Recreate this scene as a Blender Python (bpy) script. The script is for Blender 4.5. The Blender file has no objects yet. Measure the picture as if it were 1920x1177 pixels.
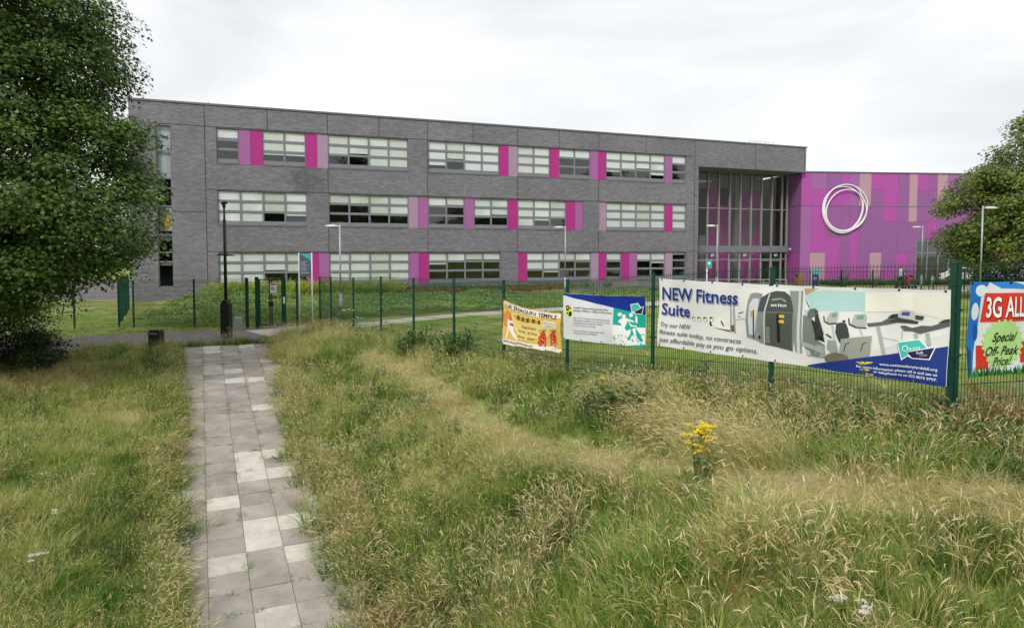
import bpy, bmesh, math, random
import numpy as np
from mathutils import Vector, Matrix

random.seed(7)
rng = np.random.default_rng(7)
PI = math.pi
scene = bpy.context.scene
COL = scene.collection

# ------------------------------------------------------------------ camera
EYE = 2.8
cam_data = bpy.data.cameras.new('camera')
cam_data.sensor_width = 36.0
cam_data.lens = 24.0
cam_data.shift_y = -0.0273
cam_data.clip_end = 2000
cam = bpy.data.objects.new('camera', cam_data)
cam.location = (0, 0, EYE)
cam.rotation_euler = (math.radians(90) - math.atan(63 / 1280), 0, 0)
COL.objects.link(cam)
scene.camera = cam

# ------------------------------------------------------------------ sky, sun, exposure
SUN_EL, SUN_AZ = math.radians(40), math.radians(200)      # compass style: 180 = behind the camera
world = bpy.data.worlds.new('World')
scene.world = world
world.use_nodes = True
wn, wl = world.node_tree.nodes, world.node_tree.links
wn.clear()
w_out = wn.new('ShaderNodeOutputWorld')
bg = wn.new('ShaderNodeBackground')
bg.inputs['Strength'].default_value = 1.0
sky = wn.new('ShaderNodeTexSky')
sky.sky_type = 'NISHITA'
sky.sun_disc = False
sky.sun_elevation = SUN_EL
sky.sun_rotation = SUN_AZ
sky_dim = wn.new('ShaderNodeVectorMath'); sky_dim.operation = 'SCALE'
sky_dim.inputs['Scale'].default_value = 0.10
wl.new(sky.outputs[0], sky_dim.inputs[0])
tc = wn.new('ShaderNodeTexCoord')
mp = wn.new('ShaderNodeMapping'); mp.inputs['Scale'].default_value = (1.0, 1.0, 3.2)
wl.new(tc.outputs['Generated'], mp.inputs['Vector'])
nz = wn.new('ShaderNodeTexNoise'); nz.inputs['Scale'].default_value = 1.9; nz.inputs['Detail'].default_value = 5; nz.inputs['Roughness'].default_value = 0.52
nz.inputs['Distortion'].default_value = 0.6
wl.new(mp.outputs[0], nz.inputs['Vector'])
cr = wn.new('ShaderNodeValToRGB')
cr.color_ramp.elements[0].position = 0.30; cr.color_ramp.elements[0].color = (0.49, 0.503, 0.525, 1)
cr.color_ramp.elements[1].position = 0.70; cr.color_ramp.elements[1].color = (0.735, 0.735, 0.73, 1)
wl.new(nz.outputs['Fac'], cr.inputs[0])
wm = wn.new('ShaderNodeMix'); wm.data_type = 'RGBA'; wm.inputs[0].default_value = 0.95
wl.new(sky_dim.outputs[0], wm.inputs[6]); wl.new(cr.outputs[0], wm.inputs[7])
wl.new(wm.outputs[2], bg.inputs['Color']); wl.new(bg.outputs[0], w_out.inputs[0])

sun_data = bpy.data.lights.new('sun', 'SUN')
sun_data.energy = 1.5
sun_data.angle = math.radians(14)
sun_data.color = (1.0, 0.96, 0.9)
sun = bpy.data.objects.new('sun', sun_data)
sd = Vector((math.sin(SUN_AZ) * math.cos(SUN_EL), math.cos(SUN_AZ) * math.cos(SUN_EL), math.sin(SUN_EL)))
sun.rotation_euler = sd.to_track_quat('Z', 'Y').to_euler()
sun.location = (0, -20, 40)
COL.objects.link(sun)

vs = scene.view_settings
vs.view_transform = 'Standard'; vs.look = 'None'; vs.exposure = 0.66; vs.gamma = 1.0
vs.use_curve_mapping = False

# ------------------------------------------------------------------ helpers
def tag(o, label=None, cat=None, group=None, kind=None):
    if label: o['label'] = label
    if cat: o['category'] = cat
    if group: o['group'] = group
    if kind: o['kind'] = kind
    return o

def thing(name, label, cat, loc=(0, 0, 0), rz=0.0, group=None):
    o = bpy.data.objects.new(name, None)
    o.empty_display_size = 0.2
    o.location = loc; o.rotation_euler = (0, 0, rz)
    COL.objects.link(o)
    return tag(o, label, cat, group)

def link_mesh(name, me, mat=None, parent=None, smooth=False):
    o = bpy.data.objects.new(name, me)
    COL.objects.link(o)
    if mat is not None and not me.materials: me.materials.append(mat)
    if parent is not None: o.parent = parent
    if smooth: me.polygons.foreach_set('use_smooth', [True] * len(me.polygons))
    return o

class MB:
    """collects boxes, tubes, prisms and links them as ONE mesh object"""
    def __init__(s): s.v = []; s.f = []
    def add(s, vs_, fs):
        k = len(s.v); s.v += [tuple(p) for p in vs_]; s.f += [tuple(i + k for i in f) for f in fs]; return s
    def box(s, x0, x1, y0, y1, z0, z1, M=None):
        p = [(x0,y0,z0),(x1,y0,z0),(x1,y1,z0),(x0,y1,z0),(x0,y0,z1),(x1,y0,z1),(x1,y1,z1),(x0,y1,z1)]
        if M is not None: p = [M @ Vector(q) for q in p]
        return s.add(p, [(0,3,2,1),(4,5,6,7),(0,1,5,4),(1,2,6,5),(2,3,7,6),(3,0,4,7)])
    def bevbox(s, x0, x1, y0, y1, z0, z1, b):
        pts = []
        for z, i in ((z0, b), (z0 + b, 0), (z1 - b, 0), (z1, b)):
            X0, X1, Y0, Y1 = x0 + i, x1 - i, y0 + i, y1 - i
            c = b * 0.6
            pts += [(X0+c,Y0,z),(X1-c,Y0,z),(X1,Y0+c,z),(X1,Y1-c,z),(X1-c,Y1,z),(X0+c,Y1,z),(X0,Y1-c,z),(X0,Y0+c,z)]
        fs = []
        for k in range(3):
            for j in range(8): fs.append((k*8+j, k*8+(j+1)%8, (k+1)*8+(j+1)%8, (k+1)*8+j))
        fs.append(tuple(range(7, -1, -1))); fs.append(tuple(range(24, 32)))
        return s.add(pts, fs)
    def tube(s, pts, r, n=8, cap=True):
        pts = [Vector(p) for p in pts]
        if not hasattr(r, '__len__'): r = [r] * len(pts)
        rings = []
        up = Vector((0, 0, 1))
        for i, p in enumerate(pts):
            d = (pts[min(i + 1, len(pts) - 1)] - pts[max(i - 1, 0)]).normalized()
            a = d.cross(up if abs(d.z) < 0.9 else Vector((1, 0, 0))).normalized(); b = d.cross(a)
            rings.append([p + (a * math.cos(t) + b * math.sin(t)) * r[i] for t in [2 * PI * k / n for k in range(n)]])
        fs = []
        for i in range(len(pts) - 1):
            for j in range(n): fs.append((i*n+j, i*n+(j+1)%n, (i+1)*n+(j+1)%n, (i+1)*n+j))
        if cap: fs.append(tuple(range(n - 1, -1, -1))); fs.append(tuple((len(pts)-1)*n + j for j in range(n)))
        return s.add([q for R in rings for q in R], fs)
    def prism(s, poly, y0, y1):                      # poly in (x, z), extruded along y
        n = len(poly)
        return s.add([(x, y0, z) for x, z in poly] + [(x, y1, z) for x, z in poly],
                     [tuple(range(n)), tuple(range(2*n-1, n-1, -1))] + [(i, n+i, n+(i+1)%n, (i+1)%n) for i in range(n)])
    def mesh(s, name):
        me = bpy.data.meshes.new(name); me.from_pydata(s.v, [], s.f); me.update(); return me
    def build(s, name, mat, parent=None, smooth=False, label=None):
        o = link_mesh(name, s.mesh(name), mat, parent, smooth)
        if label: o['label'] = label
        return o

def fix_normals(o):
    bm = bmesh.new(); bm.from_mesh(o.data); bmesh.ops.recalc_face_normals(bm, faces=bm.faces); bm.to_mesh(o.data); bm.free()

def arr_mesh(name, V, Fc, attrs=None, mat=None):
    """fast mesh from numpy: V (n,3), Fc (m,k)"""
    V = np.asarray(V, np.float32); Fc = np.asarray(Fc, np.int32)
    me = bpy.data.meshes.new(name)
    me.vertices.add(len(V)); me.vertices.foreach_set('co', V.ravel())
    m, k = Fc.shape
    me.loops.add(m * k); me.loops.foreach_set('vertex_index', Fc.ravel())
    me.polygons.add(m); me.polygons.foreach_set('loop_start', np.arange(0, m * k, k, dtype=np.int32))
    me.polygons.foreach_set('loop_total', np.full(m, k, np.int32))
    for an, av in (attrs or {}).items():
        a = me.attributes.new(an, 'FLOAT', 'POINT'); a.data.foreach_set('value', np.asarray(av, np.float32))
    me.update(calc_edges=True); 
    if mat is not None: me.materials.append(mat)
    return me

def srgb(r, g, b):
    f = lambda c: (c/255/12.92) if c/255 <= 0.04045 else ((c/255+0.055)/1.055)**2.4
    return (f(r), f(g), f(b))

def mat(name, col, rough=0.7, var=0.12, scale=4.0, bump=0.0, metal=0.0, streak=None, spec=0.35, bscale=None, wear=None, world=False):
    m = bpy.data.materials.new(name); m.use_nodes = True
    N, L = m.node_tree.nodes, m.node_tree.links
    b = N['Principled BSDF']
    b.inputs['Roughness'].default_value = rough; b.inputs['Metallic'].default_value = metal
    b.inputs['Specular IOR Level'].default_value = spec
    t = N.new('ShaderNodeTexCoord'); mpn = N.new('ShaderNodeMapping')
    if streak: mpn.inputs['Scale'].default_value = streak
    L.new(N.new('ShaderNodeNewGeometry').outputs['Position'] if world else t.outputs['Object'], mpn.inputs[0])
    n = N.new('ShaderNodeTexNoise'); n.inputs['Scale'].default_value = scale; n.inputs['Detail'].default_value = 9 if world else 6; n.inputs['Roughness'].default_value = 0.6
    L.new(mpn.outputs[0], n.inputs['Vector'])
    r = N.new('ShaderNodeValToRGB')
    r.color_ramp.elements[0].position = 0.3; r.color_ramp.elements[1].position = 0.7
    r.color_ramp.elements[0].color = (*[c * (1 - var) for c in col], 1)
    c1 = wear if wear else [min(1, c * (1 + var)) for c in col]
    r.color_ramp.elements[1].color = (*c1, 1)
    L.new(n.outputs['Fac'], r.inputs[0]); L.new(r.outputs[0], b.inputs['Base Color'])
    if bump:
        n2 = N.new('ShaderNodeTexNoise'); n2.inputs['Scale'].default_value = bscale or scale * 6; n2.inputs['Detail'].default_value = 4
        L.new(mpn.outputs[0], n2.inputs['Vector'])
        bp = N.new('ShaderNodeBump'); bp.inputs['Strength'].default_value = bump; bp.inputs['Distance'].default_value = 0.02
        L.new(n2.outputs['Fac'], bp.inputs['Height']); L.new(bp.outputs[0], b.inputs['Normal'])
    return m

def brick_mat():
    m = bpy.data.materials.new('dark_grey_brick'); m.use_nodes = True
    N, L = m.node_tree.nodes, m.node_tree.links; b = N['Principled BSDF']; b.inputs['Roughness'].default_value = 0.75
    b.inputs['Specular IOR Level'].default_value = 0.25
    t = N.new('ShaderNodeTexCoord'); s = N.new('ShaderNodeSeparateXYZ'); L.new(t.outputs['Object'], s.inputs[0])
    ad = N.new('ShaderNodeMath'); ad.operation = 'ADD'; L.new(s.outputs[0], ad.inputs[0]); L.new(s.outputs[1], ad.inputs[1])
    c = N.new('ShaderNodeCombineXYZ'); L.new(ad.outputs[0], c.inputs[0]); L.new(s.outputs[2], c.inputs[1])
    br = N.new('ShaderNodeTexBrick'); L.new(c.outputs[0], br.inputs['Vector'])
    br.inputs['Scale'].default_value = 1.0; br.inputs['Brick Width'].default_value = 0.30; br.inputs['Row Height'].default_value = 0.075
    br.inputs['Mortar Size'].default_value = 0.008; br.inputs['Bias'].default_value = -0.1
    br.inputs['Color1'].default_value = (0.172, 0.169, 0.186, 1); br.inputs['Color2'].default_value = (0.262, 0.257, 0.28, 1)
    br.inputs['Mortar'].default_value = (0.15, 0.14, 0.155, 1)
    mp2 = N.new('ShaderNodeMapping'); mp2.inputs['Scale'].default_value = (3.3, 13.3, 1); L.new(c.outputs[0], mp2.inputs[0])
    n = N.new('ShaderNodeTexNoise'); n.inputs['Scale'].default_value = 1.6; n.inputs['Detail'].default_value = 6; n.inputs['Roughness'].default_value = 0.7
    L.new(mp2.outputs[0], n.inputs['Vector'])
    n3 = N.new('ShaderNodeTexNoise'); n3.inputs['Scale'].default_value = 0.25; n3.inputs['Detail'].default_value = 3; L.new(c.outputs[0], n3.inputs['Vector'])
    mr = N.new('ShaderNodeMapRange'); mr.inputs[1].default_value = 0.3; mr.inputs[2].default_value = 0.7; mr.inputs[3].default_value = 0.88; mr.inputs[4].default_value = 1.12
    L.new(n.outputs['Fac'], mr.inputs[0])
    mr2 = N.new('ShaderNodeMapRange'); mr2.inputs[1].default_value = 0.35; mr2.inputs[2].default_value = 0.65; mr2.inputs[3].default_value = 0.9; mr2.inputs[4].default_value = 1.06
    L.new(n3.outputs['Fac'], mr2.inputs[0])
    mu = N.new('ShaderNodeMath'); mu.operation = 'MULTIPLY'; L.new(mr.outputs[0], mu.inputs[0]); L.new(mr2.outputs[0], mu.inputs[1])
    vm = N.new('ShaderNodeVectorMath'); vm.operation = 'SCALE'; L.new(br.outputs['Color'], vm.inputs[0]); L.new(mu.outputs[0], vm.inputs['Scale'])
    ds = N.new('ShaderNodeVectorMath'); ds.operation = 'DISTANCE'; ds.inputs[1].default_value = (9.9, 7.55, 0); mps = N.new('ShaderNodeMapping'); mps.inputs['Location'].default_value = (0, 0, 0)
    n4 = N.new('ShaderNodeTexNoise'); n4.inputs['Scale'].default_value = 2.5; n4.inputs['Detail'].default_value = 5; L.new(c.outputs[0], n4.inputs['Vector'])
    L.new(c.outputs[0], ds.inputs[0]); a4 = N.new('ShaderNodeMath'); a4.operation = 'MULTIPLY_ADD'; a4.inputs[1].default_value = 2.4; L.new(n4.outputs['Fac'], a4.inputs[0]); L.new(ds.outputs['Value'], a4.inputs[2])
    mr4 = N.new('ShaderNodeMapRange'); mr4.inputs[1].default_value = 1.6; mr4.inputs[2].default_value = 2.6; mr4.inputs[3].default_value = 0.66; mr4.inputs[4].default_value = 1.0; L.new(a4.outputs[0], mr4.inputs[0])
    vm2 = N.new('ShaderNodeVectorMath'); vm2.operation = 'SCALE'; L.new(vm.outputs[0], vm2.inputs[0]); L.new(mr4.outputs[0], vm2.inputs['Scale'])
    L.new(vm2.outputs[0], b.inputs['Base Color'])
    bp = N.new('ShaderNodeBump'); bp.inputs['Strength'].default_value = 0.4; bp.inputs['Distance'].default_value = 0.01
    L.new(br.outputs['Fac'], bp.inputs['Height']); bp.invert = True; L.new(bp.outputs[0], b.inputs['Normal'])
    return m

def glass_mat(name, tint=(0.9, 0.93, 0.92), rough=0.0, ior=1.6):
    m = bpy.data.materials.new(name); m.use_nodes = True
    N, L = m.node_tree.nodes, m.node_tree.links; N.clear()
    o = N.new('ShaderNodeOutputMaterial'); mx = N.new('ShaderNodeMixShader'); tr = N.new('ShaderNodeBsdfTransparent'); gl = N.new('ShaderNodeBsdfGlossy')
    tr.inputs[0].default_value = (*tint, 1); gl.inputs['Roughness'].default_value = rough; gl.inputs[0].default_value = (1, 1, 1, 1)
    fr = N.new('ShaderNodeFresnel'); fr.inputs['IOR'].default_value = ior
    t = N.new('ShaderNodeTexCoord'); n = N.new('ShaderNodeTexNoise'); n.inputs['Scale'].default_value = 0.8; L.new(t.outputs['Object'], n.inputs['Vector'])
    bp = N.new('ShaderNodeBump'); bp.inputs['Strength'].default_value = 0.10; bp.inputs['Distance'].default_value = 0.02
    L.new(n.outputs['Fac'], bp.inputs['Height']); L.new(bp.outputs[0], gl.inputs['Normal'])
    ge = N.new('ShaderNodeNewGeometry'); inv = N.new('ShaderNodeMath'); inv.operation = 'SUBTRACT'; inv.inputs[0].default_value = 1.0; L.new(ge.outputs['Backfacing'], inv.inputs[1])
    fm = N.new('ShaderNodeMath'); fm.operation = 'MULTIPLY'; L.new(fr.outputs[0], fm.inputs[0]); L.new(inv.outputs[0], fm.inputs[1])
    L.new(fm.outputs[0], mx.inputs[0]); L.new(tr.outputs[0], mx.inputs[1]); L.new(gl.outputs[0], mx.inputs[2]); L.new(mx.outputs[0], o.inputs[0])
    return m

def leaf_mat(name, stops, attr='vr', inst=None, trans=0.35, rough=0.55, inst_gain=1.0, spec=0.3):
    """colour from a per leaf / per blade random attribute, plus an optional per-instance tint"""
    m = bpy.data.materials.new(name); m.use_nodes = True
    N, L = m.node_tree.nodes, m.node_tree.links; b = N['Principled BSDF']; out = N['Material Output']
    b.inputs['Roughness'].default_value = rough; b.inputs['Specular IOR Level'].default_value = spec
    a = N.new('ShaderNodeAttribute'); a.attribute_name = attr
    src = a.outputs['Fac']
    if inst:
        a2 = N.new('ShaderNodeAttribute'); a2.attribute_type = 'INSTANCER'; a2.attribute_name = inst
        mu = N.new('ShaderNodeMath'); mu.operation = 'MULTIPLY_ADD'; mu.inputs[1].default_value = inst_gain
        L.new(a2.outputs['Fac'], mu.inputs[0]); L.new(src, mu.inputs[2]); src = mu.outputs[0]
    r = N.new('ShaderNodeValToRGB'); el = r.color_ramp.elements
    el[0].position, el[0].color = stops[0][0], (*stops[0][1], 1)
    el[1].position, el[1].color = stops[-1][0], (*stops[-1][1], 1)
    for p, c in stops[1:-1]:
        e = el.new(p); e.color = (*c, 1)
    L.new(src, r.inputs[0]); L.new(r.outputs[0], b.inputs['Base Color'])
    tr = N.new('ShaderNodeBsdfTranslucent'); L.new(r.outputs[0], tr.inputs[0])
    mx = N.new('ShaderNodeMixShader'); mx.inputs[0].default_value = trans
    L.new(b.outputs[0], mx.inputs[1]); L.new(tr.outputs[0], mx.inputs[2]); L.new(mx.outputs[0], out.inputs[0])
    return m

# ------------------------------------------------------------------ terrain
# path frame: origin on a slab joint, u along the path (uphill, away), c across it (level)
PO = np.array([-4.9947, 12.4132, -2.163]); PU = np.array([-0.4146, 0.9100]); PC = np.array([0.9100, 0.4146]); PSL = 0.1002
SL = 0.5791            # slab pitch along (plan)
def path_vw(x, y):
    dx, dy = x - PO[0], y - PO[1]
    return dx * PC[0] + dy * PC[1], dx * PU[0] + dy * PU[1]
CTRL = [  # x, y, z of the ground
 (5.8,8.97,.38),(4.29,11.22,.30),(2.79,13.46,.12),(1.28,15.71,-.06),(-.22,17.94,-.17),(-1.72,20.18,-.22),(-3.24,22.44,-.28),(-4.75,24.68,-.34),(-6.28,26.97,-.45),(-7.75,29.15,-.5),
 (-10,30,-.55),(-12,30,-.55),(-14,30,-.55),(-17,30,-.55),(-21,30,-.55),(-28,30,-.5),(8,9.2,.45),(11,9.6,.55),(16,10,.6),
 (-12.8,24.5,-.65),(-16,24,-.68),(-20,23,-.7),(-11.4,27.2,-.52),(-10,28,-.6),
 (-1.7,8.2,-2.0),(0,6.6,-1.15),(1.1,5.8,-.72),(2.25,5.3,-.42),(3.8,5.1,-.3),(-6,8,-2.0),(-8.5,9,-1.9),
 (-7.2,12,-1.55),(-10.9,14.5,-1.35),(-15.8,21,-.85),(-12,19,-1.2),(-18,17,-1.1),
 (-1.8,14.5,-1.15),(-2.4,19,-.72),(.45,14.5,-.55),(.37,12,-.9),(.28,9,-1.15),(2.05,10.8,-.55),(1.5,8,-.75),(-2.6,12.7,-1.65),(-3.6,17.5,-1.15),
 (3.27,7.7,.0),(4.25,10,.1),(4.2,7.2,.15),(3.55,6.1,.0),(7,6,.4),(7,3,.6),(0,0,.3),(4,0,.8),(-3,2,-1.8),(12,3,.8),(-10,2,-1.9),
 (-5,35,-.3),(2,35,-.15),(8,30,.05),(12,20,.3),(6,20,.05),(20,30,.1),(-12,36,-.3),(-20,38,-.4),(-25,45,-.45),(-12,41,0),(-20,40.5,0),(0,44,0),(10,44,0),(22,46,0),(28,50,0),(36,48,0),(12,38,.0),
 (-10,45,0),(0,50,0),(15,55,0),(30,60,0),(40,55,0),(-30,60,-.2),(40,30,.1),(40,15,.4),(-30,20,-.7),(-30,8,-1.5),(0,70,0),(40,75,0),(-20,75,0),(-35,75,0)]
for w_ in np.arange(-12, 16.1, 3.0):
    for v_ in (-2.2, -.6, .6, 2.4):
        p = PO[:2] + PC * v_ + PU * w_
        CTRL.append((p[0], p[1], PO[2] + PSL * w_ + (0.06 if abs(v_) > 1 else 0)))
CT = np.array(CTRL)
def _tps(r2): return np.where(r2 > 1e-9, 0.5 * r2 * np.log(r2 + 1e-12), 0)
_n = len(CT)
_K = _tps(((CT[:, None, :2] - CT[None, :, :2]) ** 2).sum(-1)) + np.eye(_n) * 2.0
_P = np.c_[np.ones(_n), CT[:, :2]]
_A = np.block([[_K, _P], [_P.T, np.zeros((3, 3))]])
_sol = np.linalg.solve(_A, np.r_[CT[:, 2], 0, 0, 0]); _W, _a = _sol[:_n], _sol[_n:]
def sstep(a, b, x):
    t = np.clip((x - a) / (b - a), 0, 1); return t * t * (3 - 2 * t)
def T(x, y):
    x = np.asarray(x, float); y = np.asarray(y, float); sh = x.shape
    X, Y = np.clip(x.ravel(), -38, 45), np.clip(y.ravel(), -4, 78)
    z = _a[0] + _a[1] * X + _a[2] * Y
    for i in range(_n): z = z + _W[i] * _tps((X - CT[i, 0]) ** 2 + (Y - CT[i, 1]) ** 2)
    z += 0.05 * np.sin(X * 1.3 + 1.7 * np.sin(Y * .8)) * np.sin(Y * 1.1 + X * .4) * (1 - sstep(26, 32, Y))
    d = np.maximum(np.maximum(X - x.ravel(), x.ravel() - X), np.abs(y.ravel() - Y))
    d = np.hypot(x.ravel() - X, y.ravel() - Y)
    far = sstep(0, 60, d); z = z * (1 - far) - 0.3 * far
    v, w = path_vw(x.ravel(), y.ravel())
    on = (1 - sstep(1.5, 2.5, np.abs(v - 0.3))) * (1 - sstep(15.0, 17.0, w)) * sstep(-16, -13, w)
    z = z * (1 - on) + (PO[2] + PSL * w - 0.055) * on
    return z.reshape(sh)
def Tz(x, y): return float(T(np.array([x]), np.array([y]))[0])

# ------------------------------------------------------------------ materials
M = {}
M['brick'] = brick_mat()
M['joint'] = mat('mastic_joint', (0.035, 0.034, 0.037), 0.8)
M['coping'] = mat('dark_metal_coping', (0.16, 0.165, 0.18), 0.45, metal=0.3)
M['frame'] = mat('grey_window_frame', (0.20, 0.21, 0.235), 0.5, 0.05)
M['magenta'] = mat('magenta_panel', srgb(172, 46, 130), 0.55, 0.06, 2)
M['purple'] = mat('purple_panel', srgb(160, 98, 154), 0.55, 0.06, 2)
M['mauve'] = mat('mauve_panel', srgb(164, 136, 160), 0.55, 0.06, 2)
M['wmag'] = mat('bright_purple_board', srgb(170, 80, 160), 0.7, 0.06, 6, streak=(3, 3, .6))
M['wpur'] = mat('soft_purple_board', srgb(143, 91, 147), 0.7, 0.06, 6, streak=(3, 3, .6))
M['wlil'] = mat('lilac_board', srgb(155, 98, 156), 0.7, 0.06, 6, streak=(3, 3, .6))
M['wpink'] = mat('dusty_pink_board', srgb(178, 142, 156), 0.7, 0.06, 6, streak=(3, 3, .6))
M['blind'] = mat('roller_blind', (0.66, 0.69, 0.68), 0.9, 0.04, 3, streak=(5, 5, .4))
M['blind2'] = mat('roller_blind_older', (0.58, 0.60, 0.55), 0.9, 0.06, 3, streak=(5, 5, .4))
M['glass'] = glass_mat('window_glass', (0.985, 0.995, 0.99), 0.0, 1.85)
M['eglass'] = glass_mat('entrance_glass', (0.93, 0.93, 0.92), 0.0, 1.36)
M['inside'] = mat('room_wall', (0.22, 0.22, 0.22), 0.9)
M['mullion'] = mat('pale_grey_mullion', (0.27, 0.265, 0.235), 0.45, 0.05)
M['inside_purple'] = mat('foyer_wall_purple', srgb(170, 70, 150), 0.9)
M['roof'] = mat('roof_membrane', (0.25, 0.25, 0.26), 0.9)
M['green'] = mat('dark_green_paint', (0.006, 0.055, 0.035), 0.4, 0.2, 3)
M['black'] = mat('black_paint', (0.012, 0.012, 0.013), 0.4, 0.3, 3)
M['galv'] = mat('galvanised_steel', (0.42, 0.44, 0.45), 0.5, 0.12, 5, metal=0.4)
M['white'] = mat('white_paint', (0.75, 0.76, 0.76), 0.6, 0.05)
M['cream'] = mat('grommet', (0.8, 0.8, 0.78), 0.4)
M['slab'] = mat('old_grey_slab', (0.322, 0.292, 0.262), 0.9, 0.26, 1.7, bump=0.6, bscale=45, world=True)
M['slab2'] = mat('old_grey_slab_darker', (0.302, 0.273, 0.245), 0.9, 0.28, 1.9, bump=0.6, bscale=45, world=True)
M['slab3'] = mat('old_grey_slab_paler', (0.342, 0.31, 0.278), 0.9, 0.24, 1.6, bump=0.6, bscale=45, world=True)
M['slabL'] = mat('new_pale_slab', (0.54, 0.505, 0.455), 0.9, 0.17, 3.2, bump=0.4, bscale=60, world=True)
M['slabL2'] = mat('new_pale_slab_worn', (0.46, 0.425, 0.38), 0.9, 0.22, 3.0, bump=0.4, bscale=60, world=True)
M['asphalt'] = mat('worn_asphalt', (0.17, 0.15, 0.155), 0.92, 0.18, 1.5, bump=0.5, bscale=90)
M['concrete'] = mat('pale_concrete_path', (0.50, 0.46, 0.40), 0.9, 0.1, 1.5, bump=0.3, bscale=60)
M['bark'] = mat('bark', (0.07, 0.055, 0.04), 0.95, 0.3, 6, bump=0.8, streak=(3, 3, .6))

def ground_mat():
    m = bpy.data.materials.new('soil_and_thatch'); m.use_nodes = True
    N, L = m.node_tree.nodes, m.node_tree.links; b = N['Principled BSDF']; b.inputs['Roughness'].default_value = 0.95
    b.inputs['Specular IOR Level'].default_value = 0.1
    t = N.new('ShaderNodeTexCoord')
    n = N.new('ShaderNodeTexNoise'); n.inputs['Scale'].default_value = 0.5; n.inputs['Detail'].default_value = 8; n.inputs['Roughness'].default_value = 0.65
    L.new(t.outputs['Object'], n.inputs['Vector'])
    r = N.new('ShaderNodeValToRGB'); e = r.color_ramp.elements
    e[0].position = 0.3; e[0].color = (0.14, 0.20, 0.045, 1); e[1].position = 0.72; e[1].color = (0.40, 0.35, 0.18, 1)
    k = e.new(0.5); k.color = (0.22, 0.27, 0.07, 1)
    n2 = N.new('ShaderNodeTexNoise'); n2.inputs['Scale'].default_value = 22; n2.inputs['Detail'].default_value = 5; L.new(t.outputs['Object'], n2.inputs['Vector'])
    mx = N.new('ShaderNodeMath'); mx.operation = 'MULTIPLY_ADD'; mx.inputs[1].default_value = 0.5; L.new(n2.outputs['Fac'], mx.inputs[0])
    sb = N.new('ShaderNodeMath'); sb.operation = 'SUBTRACT'; sb.inputs[1].default_value = 0.25; L.new(mx.outputs[0], sb.inputs[0]); L.new(n.outputs['Fac'], mx.inputs[2])
    L.new(sb.outputs[0], r.inputs[0]); L.new(r.outputs[0], b.inputs['Base Color'])
    bp = N.new('ShaderNodeBump'); bp.inputs['Distance'].default_value = 0.05; L.new(n2.outputs['Fac'], bp.inputs['Height']); L.new(bp.outputs[0], b.inputs['Normal'])
    return m
M['ground'] = ground_mat()

# ------------------------------------------------------------------ ground sheet
gx = np.r_[-900, -500, -300, -180, -120, -80, -60, -48, np.arange(-38, 45.01, 0.5), 52, 65, 85, 120, 180, 300, 500, 900]
gy = np.r_[-300, -100, -50, -20, -10, np.arange(-4, 34, 0.33), np.arange(34, 78.1, 1.0), 90, 110, 150, 220, 350, 600, 1200]
GX, GY = np.meshgrid(gx, gy); GZ = T(GX, GY)
nx, ny = len(gx), len(gy)
ii = np.arange(nx * ny).reshape(ny, nx)
quads = np.stack([ii[:-1, :-1], ii[:-1, 1:], ii[1:, 1:], ii[1:, :-1]], -1).reshape(-1, 4)
g = link_mesh('ground', arr_mesh('ground', np.stack([GX, GY, GZ], -1).reshape(-1, 3), quads, mat=M['ground']), smooth=True)
tag(g, kind='structure')

def strip(name, centre, widths, mat_, lift=0.03, step=0.5, n=8, kind='structure'):
    pts = [np.array(p, float) for p in centre]; out = []; ws = []
    for i in range(len(pts) - 1):
        k = max(1, int(np.linalg.norm(pts[i+1] - pts[i]) / step))
        for j in range(k):
            t = j / k; out.append(pts[i] * (1-t) + pts[i+1] * t); ws.append(widths[i] * (1-t) + widths[i+1] * t)
    out.append(pts[-1]); ws.append(widths[-1]); out = np.array(out)
    d = np.gradient(out, axis=0); d /= np.linalg.norm(d, axis=1)[:, None]; nr = np.c_[d[:, 1], -d[:, 0]]
    V = []
    for k in range(n + 1):
        q = out + nr * (np.array(ws) * (k / n - .5))[:, None]
        V.append(np.c_[q, T(q[:, 0], q[:, 1]) + lift])
    V = np.array(V); m_ = len(out); idx = np.arange((n+1) * m_).reshape(n+1, m_)
    q = np.stack([idx[:-1, :-1], idx[1:, :-1], idx[1:, 1:], idx[:-1, 1:]], -1).reshape(-1, 4)
    # a skirt gives the sheet an edge
    base = len(V.reshape(-1, 3)); sk = V[[0, -1]].copy(); sk[:, :, 2] -= 0.15
    VV = np.r_[V.reshape(-1, 3), sk.reshape(-1, 3)]
    s0 = np.stack([idx[0, :-1], idx[0, 1:], base + np.arange(1, m_), base + np.arange(m_ - 1)], -1)
    s1 = np.stack([idx[-1, 1:], idx[-1, :-1], base + m_ + np.arange(m_ - 1), base + m_ + np.arange(1, m_)], -1)
    o = link_mesh(name, arr_mesh(name, VV, np.r_[q, s0, s1], mat=mat_)); tag(o, kind=kind)
    return o
def pv(v, w):
    p = PO[:2] + PC * v + PU * w; return (p[0], p[1])
strip('asphalt_path', [pv(-22, 15.0), pv(-12, 16.4), pv(-4, 16.4), pv(1, 16.7), pv(3.6, 17.6)], [2.6, 3.0, 3.2, 3.6, 3.4], M['asphalt'], 0.02)
strip('entrance_path', [(-10.6, 28.2), (-9.4, 29.6), (-6.1, 30.3), (-0.5, 33.6), (7, 37.2), (16, 42.5), (21, 47)], [2, 1.9, 1.9, 1.9, 2.0, 2.2, 3.5], M['concrete'], 0.03)
strip('forecourt', [(12, 50.5), (20, 50.2), (30, 50.8), (46, 53)], [6.5, 6.5, 6, 6], M['concrete'], 0.045, 1.0)
strip('car_park', [(-60, 62), (-24, 58)], [22, 20], M['asphalt'], 0.03, 2.0)
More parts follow.
